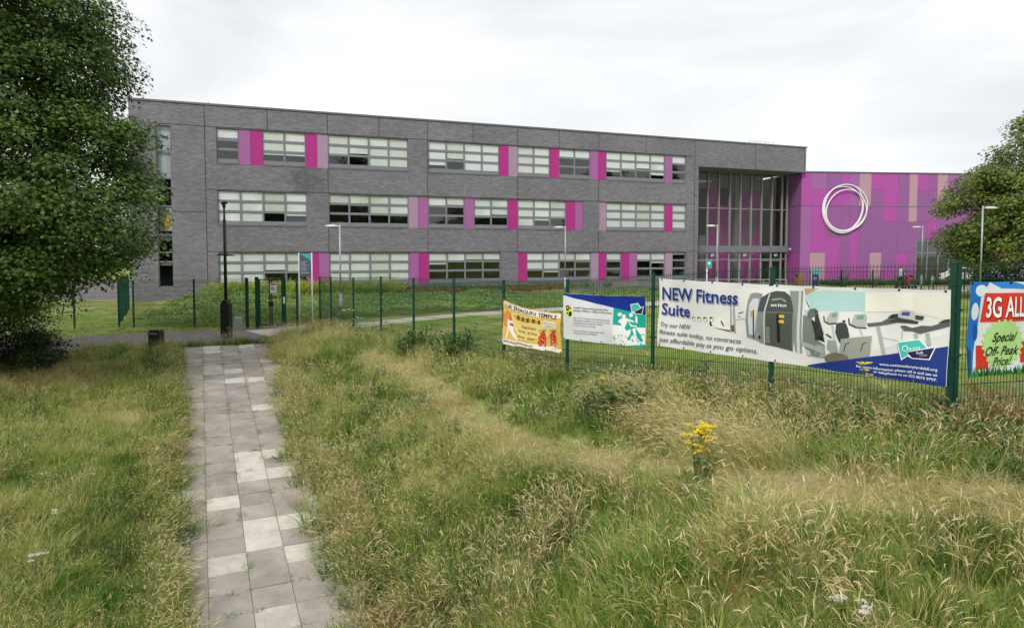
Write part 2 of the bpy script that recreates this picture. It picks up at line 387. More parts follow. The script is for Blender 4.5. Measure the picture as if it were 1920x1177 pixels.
strip('access_road', [(26, 66), (38, 66), (75, 68)], [14, 14, 14], M['asphalt'], 0.03, 2.0)

# ------------------------------------------------------------------ slab path
path = thing('paved_path', None, None); tag(path, kind='structure'); 
LIGHT = {(-1,1):1,(-1,0):1,(-2,0):1,(-3,1):1,(-6,0):0,(0,2):1,(1,-1):1,(-3,-1):0,(11,1):1,(5,1):1,(3,1):1,(3,0):1,(4,0):1,(5,0):1,(16,0):1,(18,0):1,(16,1):1,(18,-1):0,(19,-1):0,(23,-1):1,(24,-1):1,(24,1):1,(20,2):1,(19,3):1}
slab_mesh = {}
for nm in ('slab', 'slab2', 'slab3', 'slabL', 'slabL2'):
    for q in range(2):
        b = MB().bevbox(0.003 + .002 * q, 0.597 - .002 * q, 0.003, SL - 0.003 - .002 * q, -0.06, 0.0, 0.004)
        me = b.mesh('slab'); me.materials.append(M[nm]); slab_mesh[(nm, q)] = me
pang = math.atan2(PC[1], PC[0]); sl_ang = math.atan(PSL)
for w_ in range(-13, 25):
    for c_ in range(-2, 4):
        # columns run between joints; column c spans v = c*0.6 .. (c+1)*0.6
        lk = LIGHT.get((w_, c_))
        if lk is None: nm = random.choice(['slab', 'slab', 'slab2', 'slab3'])
        else: nm = 'slabL' if lk else 'slabL2'
        x, y = pv(c_ * 0.6, w_ * SL)
        o = bpy.data.objects.new('paving_slab', slab_mesh[(nm, random.randint(0, 1))]); COL.objects.link(o); o.parent = path
        o.location = (x, y, PO[2] + PSL * w_ * SL + random.uniform(-.006, .008))
        o.rotation_euler = Matrix.Rotation(pang, 3, 'Z').to_4x4().to_euler()
        o.rotation_euler = (Matrix.Rotation(pang, 4, 'Z') @ Matrix.Rotation(sl_ang, 4, 'X') @ Matrix.Rotation(random.uniform(-.012, .012), 4, 'Y')).to_euler()
bed = MB()
p = [pv(-1.28, -13 * SL), pv(2.45, -13 * SL), pv(2.45, 25 * SL), pv(-1.28, 25 * SL)]
zz = [PO[2] - PSL * 13 * SL - .012, PO[2] - PSL * 13 * SL - .012, PO[2] + PSL * 25 * SL - .012, PO[2] + PSL * 25 * SL - .012]
bed.add([(a[0], a[1], z) for a, z in zip(p, zz)], [(0, 1, 2, 3)])
bed.build('joint_soil', mat('joint_soil', (0.24, 0.21, 0.165), 0.95, 0.3, 8, wear=(0.10, 0.14, 0.04)), path)
#--SPLIT1

# ------------------------------------------------------------------ main building
BO = (-22.536, 40.553, 0.0); BA = math.atan2(0.364986, 0.931013)
bd = thing('school_building', 'long three storey dark grey brick school block with bands of windows and pink panels', 'building', BO, BA)
H = 11.76; LEN = 51.45
WIN = {3: (8.24, 10.43), 2: (4.43, 6.61), 1: (0.62, 2.80)}
FL = {
 3: [('W',4.71,5.98,[1]),('P',5.98,6.68),('M',6.68,7.38),('W',7.38,9.98,[2,2]),('M',9.98,10.69),('G',10.69,11.38),('W',11.38,16.65,[2,2,3,3]),
     ('W',18.05,23.25,[2.5,2,3,3]),('M',23.25,23.95),('G',23.95,24.66),('W',24.66,27.21,[3,3]),('M',27.21,27.95),('W',27.95,30.55,[1,1]),('P',30.55,31.23),('M',31.23,31.91),('W',31.91,37.16,[2,2,2,2.2]),('P',37.16,37.84),('W',37.84,39.14,[1])],
 2: [('W',4.71,10.01,[3,3,2,2]),('W',11.39,16.66,[1,1,2,2]),('G',16.66,17.33),('P',17.33,18.04),('W',18.04,20.64,[1,1]),('P',20.64,21.36),('W',21.36,23.93,[2,2]),('M',23.93,24.67),('W',24.67,28.55,[3,2,2]),('M',28.55,29.29),('P',29.29,29.96),
     ('G',31.31,31.95),('W',31.95,37.22,[3,3,3,3]),('M',37.22,37.92),('W',37.92,39.2,[3])],
 1: [('W',4.70,10.0,[3,3,2,2]),('M',10.0,10.70),('P',10.70,11.37),('W',11.37,16.68,[3,3,3,3]),('P',16.68,17.35),('M',17.35,18.04),('W',18.04,23.34,[1,1,1,1]),
     ('M',24.69,25.39),('W',25.39,30.65,[2,2,1,1]),('G',30.65,31.31),('M',31.31,31.98),('W',31.98,33.29,[1]),('M',33.29,33.98),('P',33.98,34.68),('W',34.68,37.27,[1,1]),('G',37.27,37.96),('W',37.96,39.25,[0.3])]}
openings = []
for f, els in FL.items():
    z0, z1 = WIN[f]; a = els[0][1]; e = els[0][2]
    for el in els[1:]:
        if el[1] > e + .05: openings.append((a, e, z0, z1)); a = el[1]
        e = el[2]
    openings.append((a, e, z0, z1))
STAIR = (1.38, 2.2, 0.7, 10.38); openings.append(STAIR)
ENT = (40.33, 60, -1, 9.69); openings.append(ENT)
xs = sorted({0, LEN} | {min(v, LEN) for o in openings for v in o[:2]}); zs = sorted({-0.8, H} | {max(-.8, v) for o in openings for v in o[2:]})
w = MB()
TH = 0.3
def solid(cx, cz):
    return not any(o[0] < cx < o[1] and o[2] < cz < o[3] for o in openings)
for i in range(len(xs) - 1):
    for j in range(len(zs) - 1):
        cx, cz = (xs[i] + xs[i+1]) / 2, (zs[j] + zs[j+1]) / 2
        if not solid(cx, cz): continue
        X0, X1, Z0, Z1 = xs[i], xs[i+1], zs[j], zs[j+1]
        w.add([(X0,0,Z0),(X1,0,Z0),(X1,0,Z1),(X0,0,Z1)], [(0,1,2,3)]); w.add([(X0,TH,Z0),(X1,TH,Z0),(X1,TH,Z1),(X0,TH,Z1)], [(3,2,1,0)])
        def nb(a, b): return xs[0] < a < xs[-1] and zs[0] < b < zs[-1] and solid(a, b)
        e = 1e-3
        if not nb(X0 - e, cz): w.add([(X0,0,Z0),(X0,TH,Z0),(X0,TH,Z1),(X0,0,Z1)], [(3,2,1,0)])
        if not nb(X1 + e, cz): w.add([(X1,0,Z0),(X1,TH,Z0),(X1,TH,Z1),(X1,0,Z1)], [(0,1,2,3)])
        if not nb(cx, Z0 - e): w.add([(X0,0,Z0),(X0,TH,Z0),(X1,TH,Z0),(X1,0,Z0)], [(0,1,2,3)])
        if not nb(cx, Z1 + e): w.add([(X0,0,Z1),(X0,TH,Z1),(X1,TH,Z1),(X1,0,Z1)], [(3,2,1,0)])
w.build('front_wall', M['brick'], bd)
DEP = 17
MB().box(0, 0.3, TH, DEP, -0.8, H).build('end_wall', M['brick'], bd)
MB().box(LEN - 0.3, LEN, TH, DEP, 9.69, H).box(LEN - 0.3, LEN, 6, DEP, -0.5, 9.69).build('end_wall', M['brick'], bd)
MB().box(0, LEN, DEP, DEP + 0.3, -0.8, H).build('rear_wall', M['brick'], bd)
MB().box(0.3, LEN - .3, TH, DEP, H - 0.45, H - 0.2).build('roof', M['roof'], bd)
MB().box(-0.06, LEN + 0.06, -0.06, TH + .02, H, H + 0.11).box(LEN - .3, LEN + .06, TH + .02, DEP + .3, H, H + .11).box(-.06, .3, TH + .02, DEP + .3, H, H + .11).build('coping', M['coping'], bd)
# inside: floors, corridor wall, cross walls
rm = MB()
for z in (-0.05, 3.55, 7.35): rm.box(0.3, 40.0, TH, 7, z, z + 0.25)
rm.box(0.3, 40.0, 7, 7.2, 0, H - .45)
for s_ in (3.2, 11.0, 17.3, 24.4, 31.0, 40.0): rm.box(s_ - .05, s_ + .05, TH, 7, 0.2, H - .45)
rm.build('room_walls', M['inside'], bd)

jm = MB().box(0, .04, -0.004, 0.01, 0, 1).mesh('movement_joint'); jm.materials.append(M['joint'])
def joint(s_, z0, z1):
    o = bpy.data.objects.new('movement_joint', jm); COL.objects.link(o); o.parent = bd; o.location = (s_ - .02, 0, z0); o.scale = (1, 1, z1 - z0)
hm = MB().box(0, 1, -0.004, 0.01, 0, .035).mesh('bed_joint'); hm.materials.append(M['joint'])
def bjoint(s0, s1, z):
    o = bpy.data.objects.new('bed_joint', hm); COL.objects.link(o); o.parent = bd; o.location = (s0, 0, z); o.scale = (s1 - s0, 1, 1)
for s_ in (4.07, 11.35, 17.99, 24.62, 31.25, 39.95):
    segs = [(-.5, .62), (2.8, 4.43), (6.61, 8.24), (10.43, 11.74)] if s_ not in (4.07, 39.95) else [(-.5, 11.74)]
    for a_, b_ in segs: joint(s_, a_, b_)
joint(17.99, 8.24, 10.43)
for s_ in (7.68, 14.68, 21.28, 27.94, 35.4, 46.0): joint(s_, 10.5 if s_ < 41 else 9.75, 11.74)
for z in (2.83, 6.64, 10.46):
    bjoint(4.07, 39.95, z)
bjoint(0, 4.07, 10.46); bjoint(2.25, 4.07, 5.25); bjoint(39.95, 40.33, 2.83)
joint(LEN-.2, 9.75, 11.74)

unit_cache = {}
def unit(key, fn, m):
    if key not in unit_cache:
        me = fn().mesh(key[0]); me.materials.append(m); unit_cache[key] = me
    return unit_cache[key]
def put(name, me, parent, loc, rot=None):
    o = bpy.data.objects.new(name, me); COL.objects.link(o); o.parent = parent; o.location = loc
    if rot: o.rotation_euler = rot
    return o

def window(s0, s1, z0, z1, drops):
    n = len(drops); W = s1 - s0; Hh = z1 - z0; cw = W / n
    f = MB(); fy0, fy1 = 0.10, 0.18
    fr = 0.05
    f.box(0, W, fy0, fy1, 0, fr).box(0, W, fy0, fy1, Hh - fr, Hh)
    for k in range(n + 1):
        c = k * cw; a = fr if k in (0, n) else 0.055
        x0 = 0 if k == 0 else (W - fr if k == n else c - a)
        x1 = fr if k == 0 else (W if k == n else c + a)
        f.box(x0, x1, fy0 - .01, fy1, fr, Hh - fr)
    rows = [(0.33, 0.84), (0.99, 1.48), (1.63, Hh - fr)]        # glass rows bottom to top
    for zc in (0.255, 0.915, 1.555):
        for k in range(n): 
            f.box(k * cw + .055, (k+1) * cw - .055, fy0 + .004, fy1 - .01, zc - (.075 if zc > .3 else .075), zc + .075)
    # outward sloping sill
    f.box(-.0, W, -0.03, 0.10, -0.012, 0.02)
    root = f.build('window', M['frame'], bd); root.location = (s0, 0, z0)
    for k in range(n):
        x0, x1 = k * cw + .055, (k + 1) * cw - .055; w_ = round(x1 - x0, 2)
        for ri, (a, b) in enumerate(rows):
            hgt = round(b - a, 3)
            put('pane', unit(('pane', w_, hgt), lambda: MB().box(0, w_, 0, 0.006, 0, hgt), M['glass']), root, (x0, 0.135, a), (random.gauss(0, .010), 0, random.gauss(0, .014)))
        put('vent_panel', unit(('vent', w_), lambda: MB().box(0, w_, 0, 0.05, 0, .15).box(.03, w_ - .03, -.02, 0, .02, .045), M['frame']), root, (x0, 0.06, 0.045))
        put('vent_shadow_strip', unit(('shade_strip', w_), lambda: MB().box(0, w_, 0, 0.03, 0, .03), M['joint']), root, (x0, 0.065, 0.012))  # dark strip painted in as the shadow line below the vent
        dr = drops[k] + random.choice([-.3, -.12, 0, 0, .1, .25]) if drops[k] < 3 else 3
        zb = Hh - fr - dr * 0.62 if dr < 3 else 0.2
        bh = round(Hh - fr - zb, 2)
        if bh > 0.1:
            put('blind', unit(('blind', w_, bh, k % 3), lambda: MB().box(-.03, w_ + .03, 0, .006, 0, bh).box(-.03, w_ + .03, -.01, .012, -.02, .015), random.choice([M['blind'], M['blind'], M['blind2']])), root, (x0, .158, Hh - fr - bh))
pm = {'M': 'magenta', 'P': 'purple', 'G': 'mauve'}
for f, els in FL.items():
    z0, z1 = WIN[f]
    for el in els:
        if el[0] == 'W': window(el[1], el[2], z0, z1, el[3])
        else:
            wd = round(el[2] - el[1] - .02, 2)
            put('cladding_panel', unit((el[0] + 'panel', wd), lambda: MB().box(0, wd, 0, 0.06, 0.015, z1 - z0 - .02), M[pm[el[0]]]), bd, (el[1] + .01, 0.05, z0))
            put('panel_backing', unit(('back', wd), lambda: MB().box(-.01, wd + .01, 0.0, .1, 0, z1 - z0), M['frame']), bd, (el[1] + .01, 0.115, z0))
# staircase window
f = MB(); a, b, z0, z1 = STAIR
f.box(a, a+.05, .08, .18, z0, z1).box(b-.05, b, .08, .18, z0, z1)
tr = [z0, 2.23, 2.8, 3.86, 5.58, 6.65, 7.25, 8.9, z1]
for i, z in enumerate(tr):
    lo = z if i == 0 else z - .04; hi = z if i == len(tr) - 1 else z + .04
    if i == 0: hi = z + .06
    if i == len(tr) - 1: lo = z - .06
    f.box(a + .05, b - .05, .085, .175, lo, hi)
sw = f.build('stair_window', M['frame'], bd)
for i in range(len(tr) - 1):
    MB().box(a + .05, b - .05, .13, .136, tr[i] + .05, tr[i+1] - .05).build('pane', M['glass'], sw)
MB().box(a + .05, b - .05, .30, .36, 7.3, 10.34).build('sky_reflection_sheet', mat('painted_sky_reflection', (.42, .46, .52), .9), sw)  # pale blue sheet painted to look like sky mirrored in the upper panes
MB().box(a + .25, b - .25, .5, .53, 4.35, 5.0).build('wall_poster', mat('yellow_poster', (.75, .5, .05), .8), sw)
MB().box(a + .08, b - .08, .55, .6, 4.1, 5.5).box(a + .08, b - .08, .3, .35, 2.0, 2.15).build('stair_landing', mat('stair_landing', (.5, .5, .42), .9), sw)

# entrance: soffit, curtain wall 2 m back, doors
MB().box(40.33, LEN - .3, TH, 6.2, 9.66, 9.80).build('soffit', M['frame'], bd)
MB().box(40.03, 40.33, TH, 8, -.5, 9.66).build('entrance_return_wall', M['brick'], bd)
GY0 = 2.0
cw = thing('curtain_wall', None, None); cw.parent = bd
ml = [40.36] + [50.72 - 1.14 * k for k in range(9, -1, -1)] + [51.3]
mull = unit(('mullion', 1), lambda: MB().bevbox(-.05, .05, -.12, .10, 0, 6.29, .008), M['mullion'])
mull2 = unit(('mullion2', 1), lambda: MB().bevbox(-.05, .05, -.06, .08, 0, 2.8, .008), M['mullion'])
for s_ in ml:
    put('mullion', mull, cw, (s_, GY0, 3.37)); put('mullion', mull2, cw, (s_, GY0, 0))
MB().box(40.33, 51.4, GY0 - .16, GY0 + .12, 2.82, 3.37).build('spandrel_beam', mat('grey_spandrel', (.17, .18, .2), .45), cw)
for i in range(len(ml) - 1):
    x0, x1 = ml[i] + .045, ml[i+1] - .045
    for z in (6.50, 9.56, 2.15): MB().box(x0, x1, GY0 - .05, GY0 + .05, z, z + .09).build('transom', M['frame'], cw)
    for z0_, z1_ in ((3.38, 6.5), (6.59, 9.56), (2.24, 2.81)):
        MB().box(x0, x1, GY0 - .005, GY0 + .005, z0_, z1_).build('pane', M['eglass'], cw)
    isdoor = i in (2, 3, 5, 6, 8, 9)
    if isdoor:
        d = MB()
        d.box(x0, x0+.08, GY0-.03, GY0+.03, .02, 2.14).box(x1-.08, x1, GY0-.03, GY0+.03, .02, 2.14).box(x0+.08, x1-.08, GY0-.03, GY0+.03, .02, .2).box(x0+.08, x1-.08, GY0-.03, GY0+.03, 2.04, 2.14)
        dd = d.build('door', M['frame'], cw)
        MB().box(x0+.08, x1-.08, GY0-.004, GY0+.004, .2, 2.04).build('pane', M['eglass'], dd)
        hx = x1 - .14 if i in (2, 5, 8) else x0 + .14
        MB().tube([(hx + .13*math.cos(t), GY0-.09, 1.05 + .28*math.sin(t)) for t in np.linspace(-PI/2, PI/2, 9) * (1 if i in (3, 6, 9) else 1)], .014, 6).build('pull_handle', M['galv'], dd)
        dots = MB()
        for zc in (.75, 1.0, 1.55, 1.75): dots.box(x0+.02, x0+.07, GY0-.036, GY0-.03, zc, zc+.06)
        dots.build('safety_marking', M['white'], dd)
    else:
        MB().box(x0, x1, GY0-.004, GY0+.004, .05, 2.14).build('pane', M['eglass'], cw)
foy = MB(); random.seed(3)
MB().box(40.4, 51.3, 5.1, 5.3, 0, 9.6).build('foyer_wall', M['inside'], bd)
xx = 40.4
while xx < 51.0:
    w_ = random.uniform(.7, 1.3); z = 0.1
    while z < 8.2:
        h_ = random.choice([1.4, 2.8, 2.8, 4.2])
        m_ = random.choice([M['inside_purple'], M['inside_purple'], M['inside'], M['joint'], M['wpur'], M['wmag']])
        MB().box(xx, min(xx + w_, 51.2), 5.0, 5.09, z, min(8.6, z + h_) - .02).build('foyer_panel', m_, bd); z += h_
    xx += w_ + .01
MB().box(40.33, 51.4, 2.1, 9, -.02, .06).build('foyer_floor', M['inside'], bd)
MB().box(43.6, 44.2, 4.2, 4.22, 0.06, 4.3).box(47.3, 47.7, 4, 4.3, .06, 9.5).build('foyer_balcony', M['inside'], bd)
MB().box(40.6, 43.4, 2.4, 4.8, 8.8, 8.9).build('ceiling_panel', mat('pale_ceiling', (.8, .8, .75), .9), bd)  # plain pale ceiling panel over the foyer, gives off no light
for s_ in (43.3, 46.7, 50.1):
    e_ = MB().box(s_ - .2, s_ + .2, GY0 - .075, GY0 - .055, 2.42, 2.66).build('exit_sign', mat('exit_green', (.0, .25, .12), .5), cw)
    MB().box(s_ - .17, s_ + .17, GY0 - .08, GY0 - .076, 2.6, 2.64).box(s_ - .15, s_ - .05, GY0 - .08, GY0 - .076, 2.46, 2.56).box(s_ + .02, s_ + .15, GY0 - .08, GY0 - .076, 2.5, 2.53).build('exit_symbol', M['white'], e_)

# wall lamp ball and roof things
def B2W(s_, y, z):
    c, s2 = math.cos(BA), math.sin(BA)
    return (BO[0] + s_ * c - y * s2, BO[1] + s_ * s2 + y * c, BO[2] + z)
MB().tube([(51.5, 2.0, 3.1), (51.5, 1.7, 3.1)], .03, 6).tube([(51.5, 1.7, 3.16), (51.5, 1.7, 3.1), (51.5, 1.7, 3.0)], [.05, .1, .04], 10).build('security_camera', M['white'], bd)
t_ = thing('roof_handrail', 'thin metal handrail round a hatch on the grey brick roof above the entrance', 'handrail', B2W(46.3, 1.2, 11.4), BA)
r_ = MB()
for x in (0, .9, 1.8, 2.7):
    for y in (0, 1.5): r_.tube([(x, y, 0), (x, y, .85)], .02, 6)
for y in (0, 1.5):
    for z in (.5, .85): r_.tube([(0, y, z), (2.7, y, z)], .018, 6)
r_.build('rail', M['galv'], t_)
t_ = thing('roof_mast', 'short thin mast with a small ball standing on the roof edge near the left end', 'mast', B2W(4.3, .5, 11.3), BA)
MB().tube([(0, 0, 0), (0, 0, .62)], .02, 6).tube([(0, 0, .6), (0, 0, .68), (0, 0, .76)], [.03, .07, .03], 8).build('pole', M['galv'], t_)

# ------------------------------------------------------------------ purple sports wing
WO = (25.1874, 59.756, 0); WAng = math.atan2(0.103346, 0.994645)
wg = thing('purple_wing', 'windowless wing clad in purple and dusty pink boards with a white ring emblem', 'building', WO, WAng)
WL, WH = 26.0, 9.74
MB().box(.06, WL, .06, .35, -.5, WH - .05).box(.06, .3, .35, 14, -.5, WH - .05).box(WL - .3, WL, .35, 14, -.5, WH - .05).box(.06, WL, 14, 14.3, -.5, WH - .05).build('core_wall', M['joint'], wg)
MB().box(.3, WL - .3, .35, 14, WH - .6, WH - .4).build('roof', M['roof'], wg)
MB().box(-.05, WL + .05, -.06, .4, WH, WH + .1).box(-.05, .35, .4, 14.3, WH, WH + .1).build('coping', M['coping'], wg)
cols = [.0, .9, 2.31, 3.67, 4.52, 5.36, 6.47, 7.59, 8.98, 10.06, 10.83, 11.92, 12.74, 13.7, 14.8, 15.6, 17.0, 18.2, 19.1, 20.5, 21.6, 23.0, 24.1, 25.2, 26.0]
D = {'M': 'wmag', 'P': 'wpur', 'L': 'wlil', 'G': 'wpink'}
T9 = 9.72
spec = [[('M',6.86,T9),('L',-.3,6.86)], [('L',8.28,T9),('M',6.86,8.28),('M',2.77,6.86),('G',-.3,2.77)], [('P',8.28,T9),('M',6.86,8.28),('P',4.14,6.86),('M',-.3,4.14)],
 [('M',6.86,T9),('P',-.3,6.86)], [('L',6.86,T9),('P',5.51,6.86),('M',-.3,5.51)], [('G',6.86,T9),('P',1.43,6.86),('M',-.3,1.43)],
 [('M',8.28,T9),('P',6.86,8.28),('P',2.77,6.86),('G',-.3,2.77)], [('M',5.51,T9),('P',1.43,5.51),('M',-.3,1.43)], [('P',5.51,T9),('P',2.77,5.51),('M',1.43,2.77),('P',-.3,1.43)],
 [('G',5.51,T9),('P',2.77,5.51),('P',-.3,2.77)], [('M',8.28,T9),('P',5.51,8.28),('P',3.9,5.51)], [('P',8.28,T9),('P',5.51,8.28),('M',3.9,5.51)], [('G',6.86,T9),('P',3.9,6.86)]]
random.seed(5)
for i in range(len(cols) - 1):
    sp = spec[i] if i < len(spec) else [(random.choice('MPLG'), 6.86, T9), (random.choice('MPP'), 3.9, 6.86)] + ([] if cols[i+1] < 18.3 else [(random.choice('MP'), -.3, 3.9)])
    for c_, a_, b_ in sp:
        MB().box(cols[i] + .006, cols[i+1] - .006, 0, .055, a_ + .006, b_ - .006).build('cladding_board', M[D[c_]], wg)
MB().box(0, WL, -.02, .0, 6.83, 6.88).build('horizontal_trim', M['coping'], wg)
# return wall of the recess, perpendicular to the front
for z0_, z1_, m_ in ((6.88, 9.62, 'wpur'), (2.77, 6.86, 'wpur'), (-.3, 2.77, 'wmag')):
    MB().box(-.002, .055, .06, 2.6, z0_ + .006, z1_ - .006).build('cladding_board', M[m_], wg)
# glazed corner
gw = MB(); a, b = 10.86, 18.2
for z in (-.1, 2.72, 3.8): gw.box(a, b, .0, .1, z, z + .09)
for s_ in np.arange(a, b + .01, (b - a) / 7): gw.box(s_ - .05, s_ + .05, -.02, .12, -.1, 3.89)
gwo = gw.build('window_wall', M['frame'], wg)
for i in range(7):
    s0 = a + i * (b - a) / 7 + .05; s1 = a + (i + 1) * (b - a) / 7 - .05
    for z0_, z1_ in ((0, 2.72), (2.81, 3.8)): MB().box(s0, s1, .04, .05, z0_, z1_).build('pane', M['glass'], gwo)
cu = MB()
for k in range(60): 
    x = a + .1 + k * .12; cu.tube([(x, .25 + .03 * (k % 2), 0), (x, .25 + .03 * (k % 2), 3.8)], .05, 6)
cu.build('curtain', mat('blue_grey_curtain', (.12, .17, .21), .9), gwo)

# ring emblem: overlapping hand drawn loops, cut from sheet with real depth
def loop(cx, cz, rx, rz, rot, w0, w1, ph, y, wob=0.04, n=72):
    V, Fs = [], []
    for k in range(n):
        t = 2 * PI * k / n
        wd = w0 + (w1 - w0) * (0.5 + 0.5 * math.cos(t - ph))
        rr = 1 + wob * math.sin(2 * t + rot) + wob * .5 * math.sin(3 * t + 1)
        for sgn, yy in ((1, y), (-1, y), (-1, y + .05), (1, y + .05)):
            x = (rx * rr + sgn * wd) * math.cos(t); z = (rz * rr + sgn * wd) * math.sin(t)
            V.append((cx + x * math.cos(rot) - z * math.sin(rot), yy, cz + x * math.sin(rot) + z * math.cos(rot)))
        for j in range(4): Fs.append((k*4 + j, k*4 + (j+1) % 4, ((k+1) % n)*4 + (j+1) % 4, ((k+1) % n)*4 + j))
    return V, Fs
em = thing('ring_emblem', 'white ring emblem of overlapping hand drawn loops mounted on the purple wall', 'emblem', WO, WAng)
m_em = mat('white_emblem', (.78, .78, .8), .5, .04)
for i, a in enumerate([(3.98, 6.66, 2.0, 2.08, 0.0, .035, .08, 3.9, -.22), (3.76, 6.58, 1.84, 1.98, 00.30, .035, .11, 4.2, -.16), (4.02, 6.46, 1.82, 1.84, -.6, .035, .08, 4.9, -.28), (3.82, 6.70, 1.98, 1.90, .9, .03, .07, 3.2, -.19)]):
    V, Fs = loop(*a); o = MB().add(V, Fs).build('loop', m_em, em); fix_normals(o)
bk = MB()
for t in (0.6, 2.2, 3.8, 5.4): bk.tube([(3.9 + 1.95 * math.cos(t), -.17, 6.62 + 1.95 * math.sin(t)), (3.9 + 1.95 * math.cos(t), 0, 6.62 + 1.95 * math.sin(t))], .03, 6)
bk.build('bracket', M['galv'], em)
#--SPLIT2

# ------------------------------------------------------------------ green mesh fence
FP = [(5.8,8.97,2.65),(4.29,11.22,2.54),(2.79,13.46,2.35),(1.28,15.71,2.16),(-.22,17.94,2.05),(-1.72,20.18,2.01),(-3.24,22.44,1.94),(-4.75,24.68,1.91),(-6.28,26.97,1.79),(-7.75,29.15,1.74),(-8.57,30.38,1.71)]
FH = 2.12
def post_mb(h, w=.06, d=.06):
    return MB().bevbox(-w/2, w/2, -d/2, d/2, -.35, h, .006).box(-w/2 - .004, w/2 + .004, -d/2 - .004, d/2 + .004, h, h + .018)
def panel_mb(L, dz, h, pitch=.05, r=.0028, hr=.0035):
    """twin wire panel along local x, its top rising by dz over its length"""
    b = MB(); n = int(L / pitch)
    for k in range(1, n):
        x = k * pitch; z = dz * x / L
        b.add([(x-r,-r,z+.05),(x+r,-r,z+.05),(x+r,r,z+.05),(x-r,r,z+.05),(x-r,-r,z+h+.02),(x+r,-r,z+h+.02),(x+r,r,z+h+.02),(x-r,r,z+h+.02)], [(0,1,5,4),(1,2,6,5),(2,3,7,6),(3,0,4,7)])
    zz = .1
    while zz < h + .01:
        for yy in (-.008, .008):
            b.add([(.02,yy-hr,zz-hr),(.02,yy+hr,zz-hr),(.02,yy+hr,zz+hr),(.02,yy-hr,zz+hr),(L-.02,yy-hr,dz+zz-hr),(L-.02,yy+hr,dz+zz-hr),(L-.02,yy+hr,dz+zz+hr),(L-.02,yy-hr,dz+zz+hr)], [(0,4,5,1),(1,5,6,2),(2,6,7,3),(3,7,4,0)])
        zz += .2
    return b
def run(root, pts, h=FH, w=.06, wires=True, pitch=.05, skip=()):
    prev = None
    for i, (x, y, zt) in enumerate(pts):
        if prev is not None:
            ang0 = math.atan2(y - prev[1], x - prev[0])
        else: ang0 = math.atan2(pts[1][1] - y, pts[1][0] - x)
        o = post_mb(h + .12, w, w).build('post', M['green'], root); o.location = (x, y, zt - h - .12); o.rotation_euler = (0, 0, ang0)
        cl = MB()
        for z in (.35, 1.0, 1.6, 1.95): put('clamp', unit(('clamp', w), lambda: MB().box(-w/2 - .012, w/2 + .012, -w/2 - .012, w/2 + .012, 0, .035), M['green']), o, (0, 0, z))
        if prev is not None and i not in skip:
            L = math.hypot(x - prev[0], y - prev[1])
            p_ = panel_mb(L, zt - prev[2], h, pitch).build('mesh_panel', M['green'], root)
            p_.location = (prev[0], prev[1], prev[2] - h); p_.rotation_euler = (0, 0, ang0)
        prev = (x, y, zt)
fence = thing('mesh_fence', 'dark green welded mesh fence carrying the printed banners, running back across the long grass', 'fence')
run(fence, FP)
fence2 = thing('mesh_fence', 'green mesh fence section behind the red and blue 3G banner at the right', 'fence')
run(fence2, [(5.90, 9.02, 2.66), (8.42, 9.45, 2.70), (10.9, 9.9, 2.75)])
fence3 = thing('mesh_fence', 'green mesh fence along the shrub bank left of the gate', 'fence')
run(fence3, [(-11.7,30,1.68),(-14,30,1.61),(-16.68,30,1.56),(-19.3,30,1.52),(-22,30,1.5),(-24.6,30,1.5),(-27.2,30,1.5)], 2.0)
fence4 = thing('mesh_fence', 'green mesh fence running away from the corner post beside the big maple', 'fence')
run(fence4, [(-17.5, 30.3, 1.53), (-18.9, 33, 1.53), (-20.2, 35.6, 1.5), (-21.5, 38.2, 1.5)], 2.0, .08)

gate = thing('gate', 'green steel gate between tall posts with a red and white notice', 'gate', (-11.7, 30, 0))
for x, w_, h_ in ((0.03, .12, 2.15), (.47, .14, 2.2), (1.68, .12, 2.15)):
    o = post_mb(h_, w_, .1).build('gate_post', M['green'], gate); o.location = (x, 0, -.5)
for x0_, x1_ in ((.56, 1.06), (1.10, 1.60)):
    lf = MB().box(x0_, x0_+.05, -.025, .025, 0, 2.05).box(x1_-.05, x1_, -.025, .025, 0, 2.05).box(x0_+.05, x1_-.05, -.02, .02, 0, .05).box(x0_+.05, x1_-.05, -.02, .02, 2.0, 2.05).build('gate_leaf', M['green'], gate)
    lf.location = (0, 0, -.42)
    pm_ = panel_mb(x1_ - x0_, 0, 1.95).build('mesh', M['green'], lf); pm_.location = (x0_, 0, 0)
MB().box(1.0, 1.18, -.06, .04, .45, .62).build('lock_box', M['black'], gate)
MB().box(1.64, 1.72, -.065, -.05, .55, .85).build('keypad', M['white'], gate)
o = post_mb(2.15, .08, .08).build('gate_post', M['green'], gate); o.location = (2.2, 0.1, -.5)

def text_geo(s, size=1.0, off=0.0, shear=0.0, ext=0.0):
    cu_ = bpy.data.curves.new('lettering', 'FONT'); cu_.body = s; cu_.size = size; cu_.offset = off; cu_.shear = shear; cu_.resolution_u = 3
    ob = bpy.data.objects.new('lettering', cu_); COL.objects.link(ob)
    dg = bpy.context.evaluated_depsgraph_get(); me = ob.evaluated_get(dg).to_mesh()
    V = [(v.co.x, v.co.y) for v in me.vertices]; Fc = [tuple(p.vertices) for p in me.polygons]
    ob.evaluated_get(dg).to_mesh_clear(); bpy.data.objects.remove(ob); bpy.data.curves.remove(cu_)
    return V, Fc

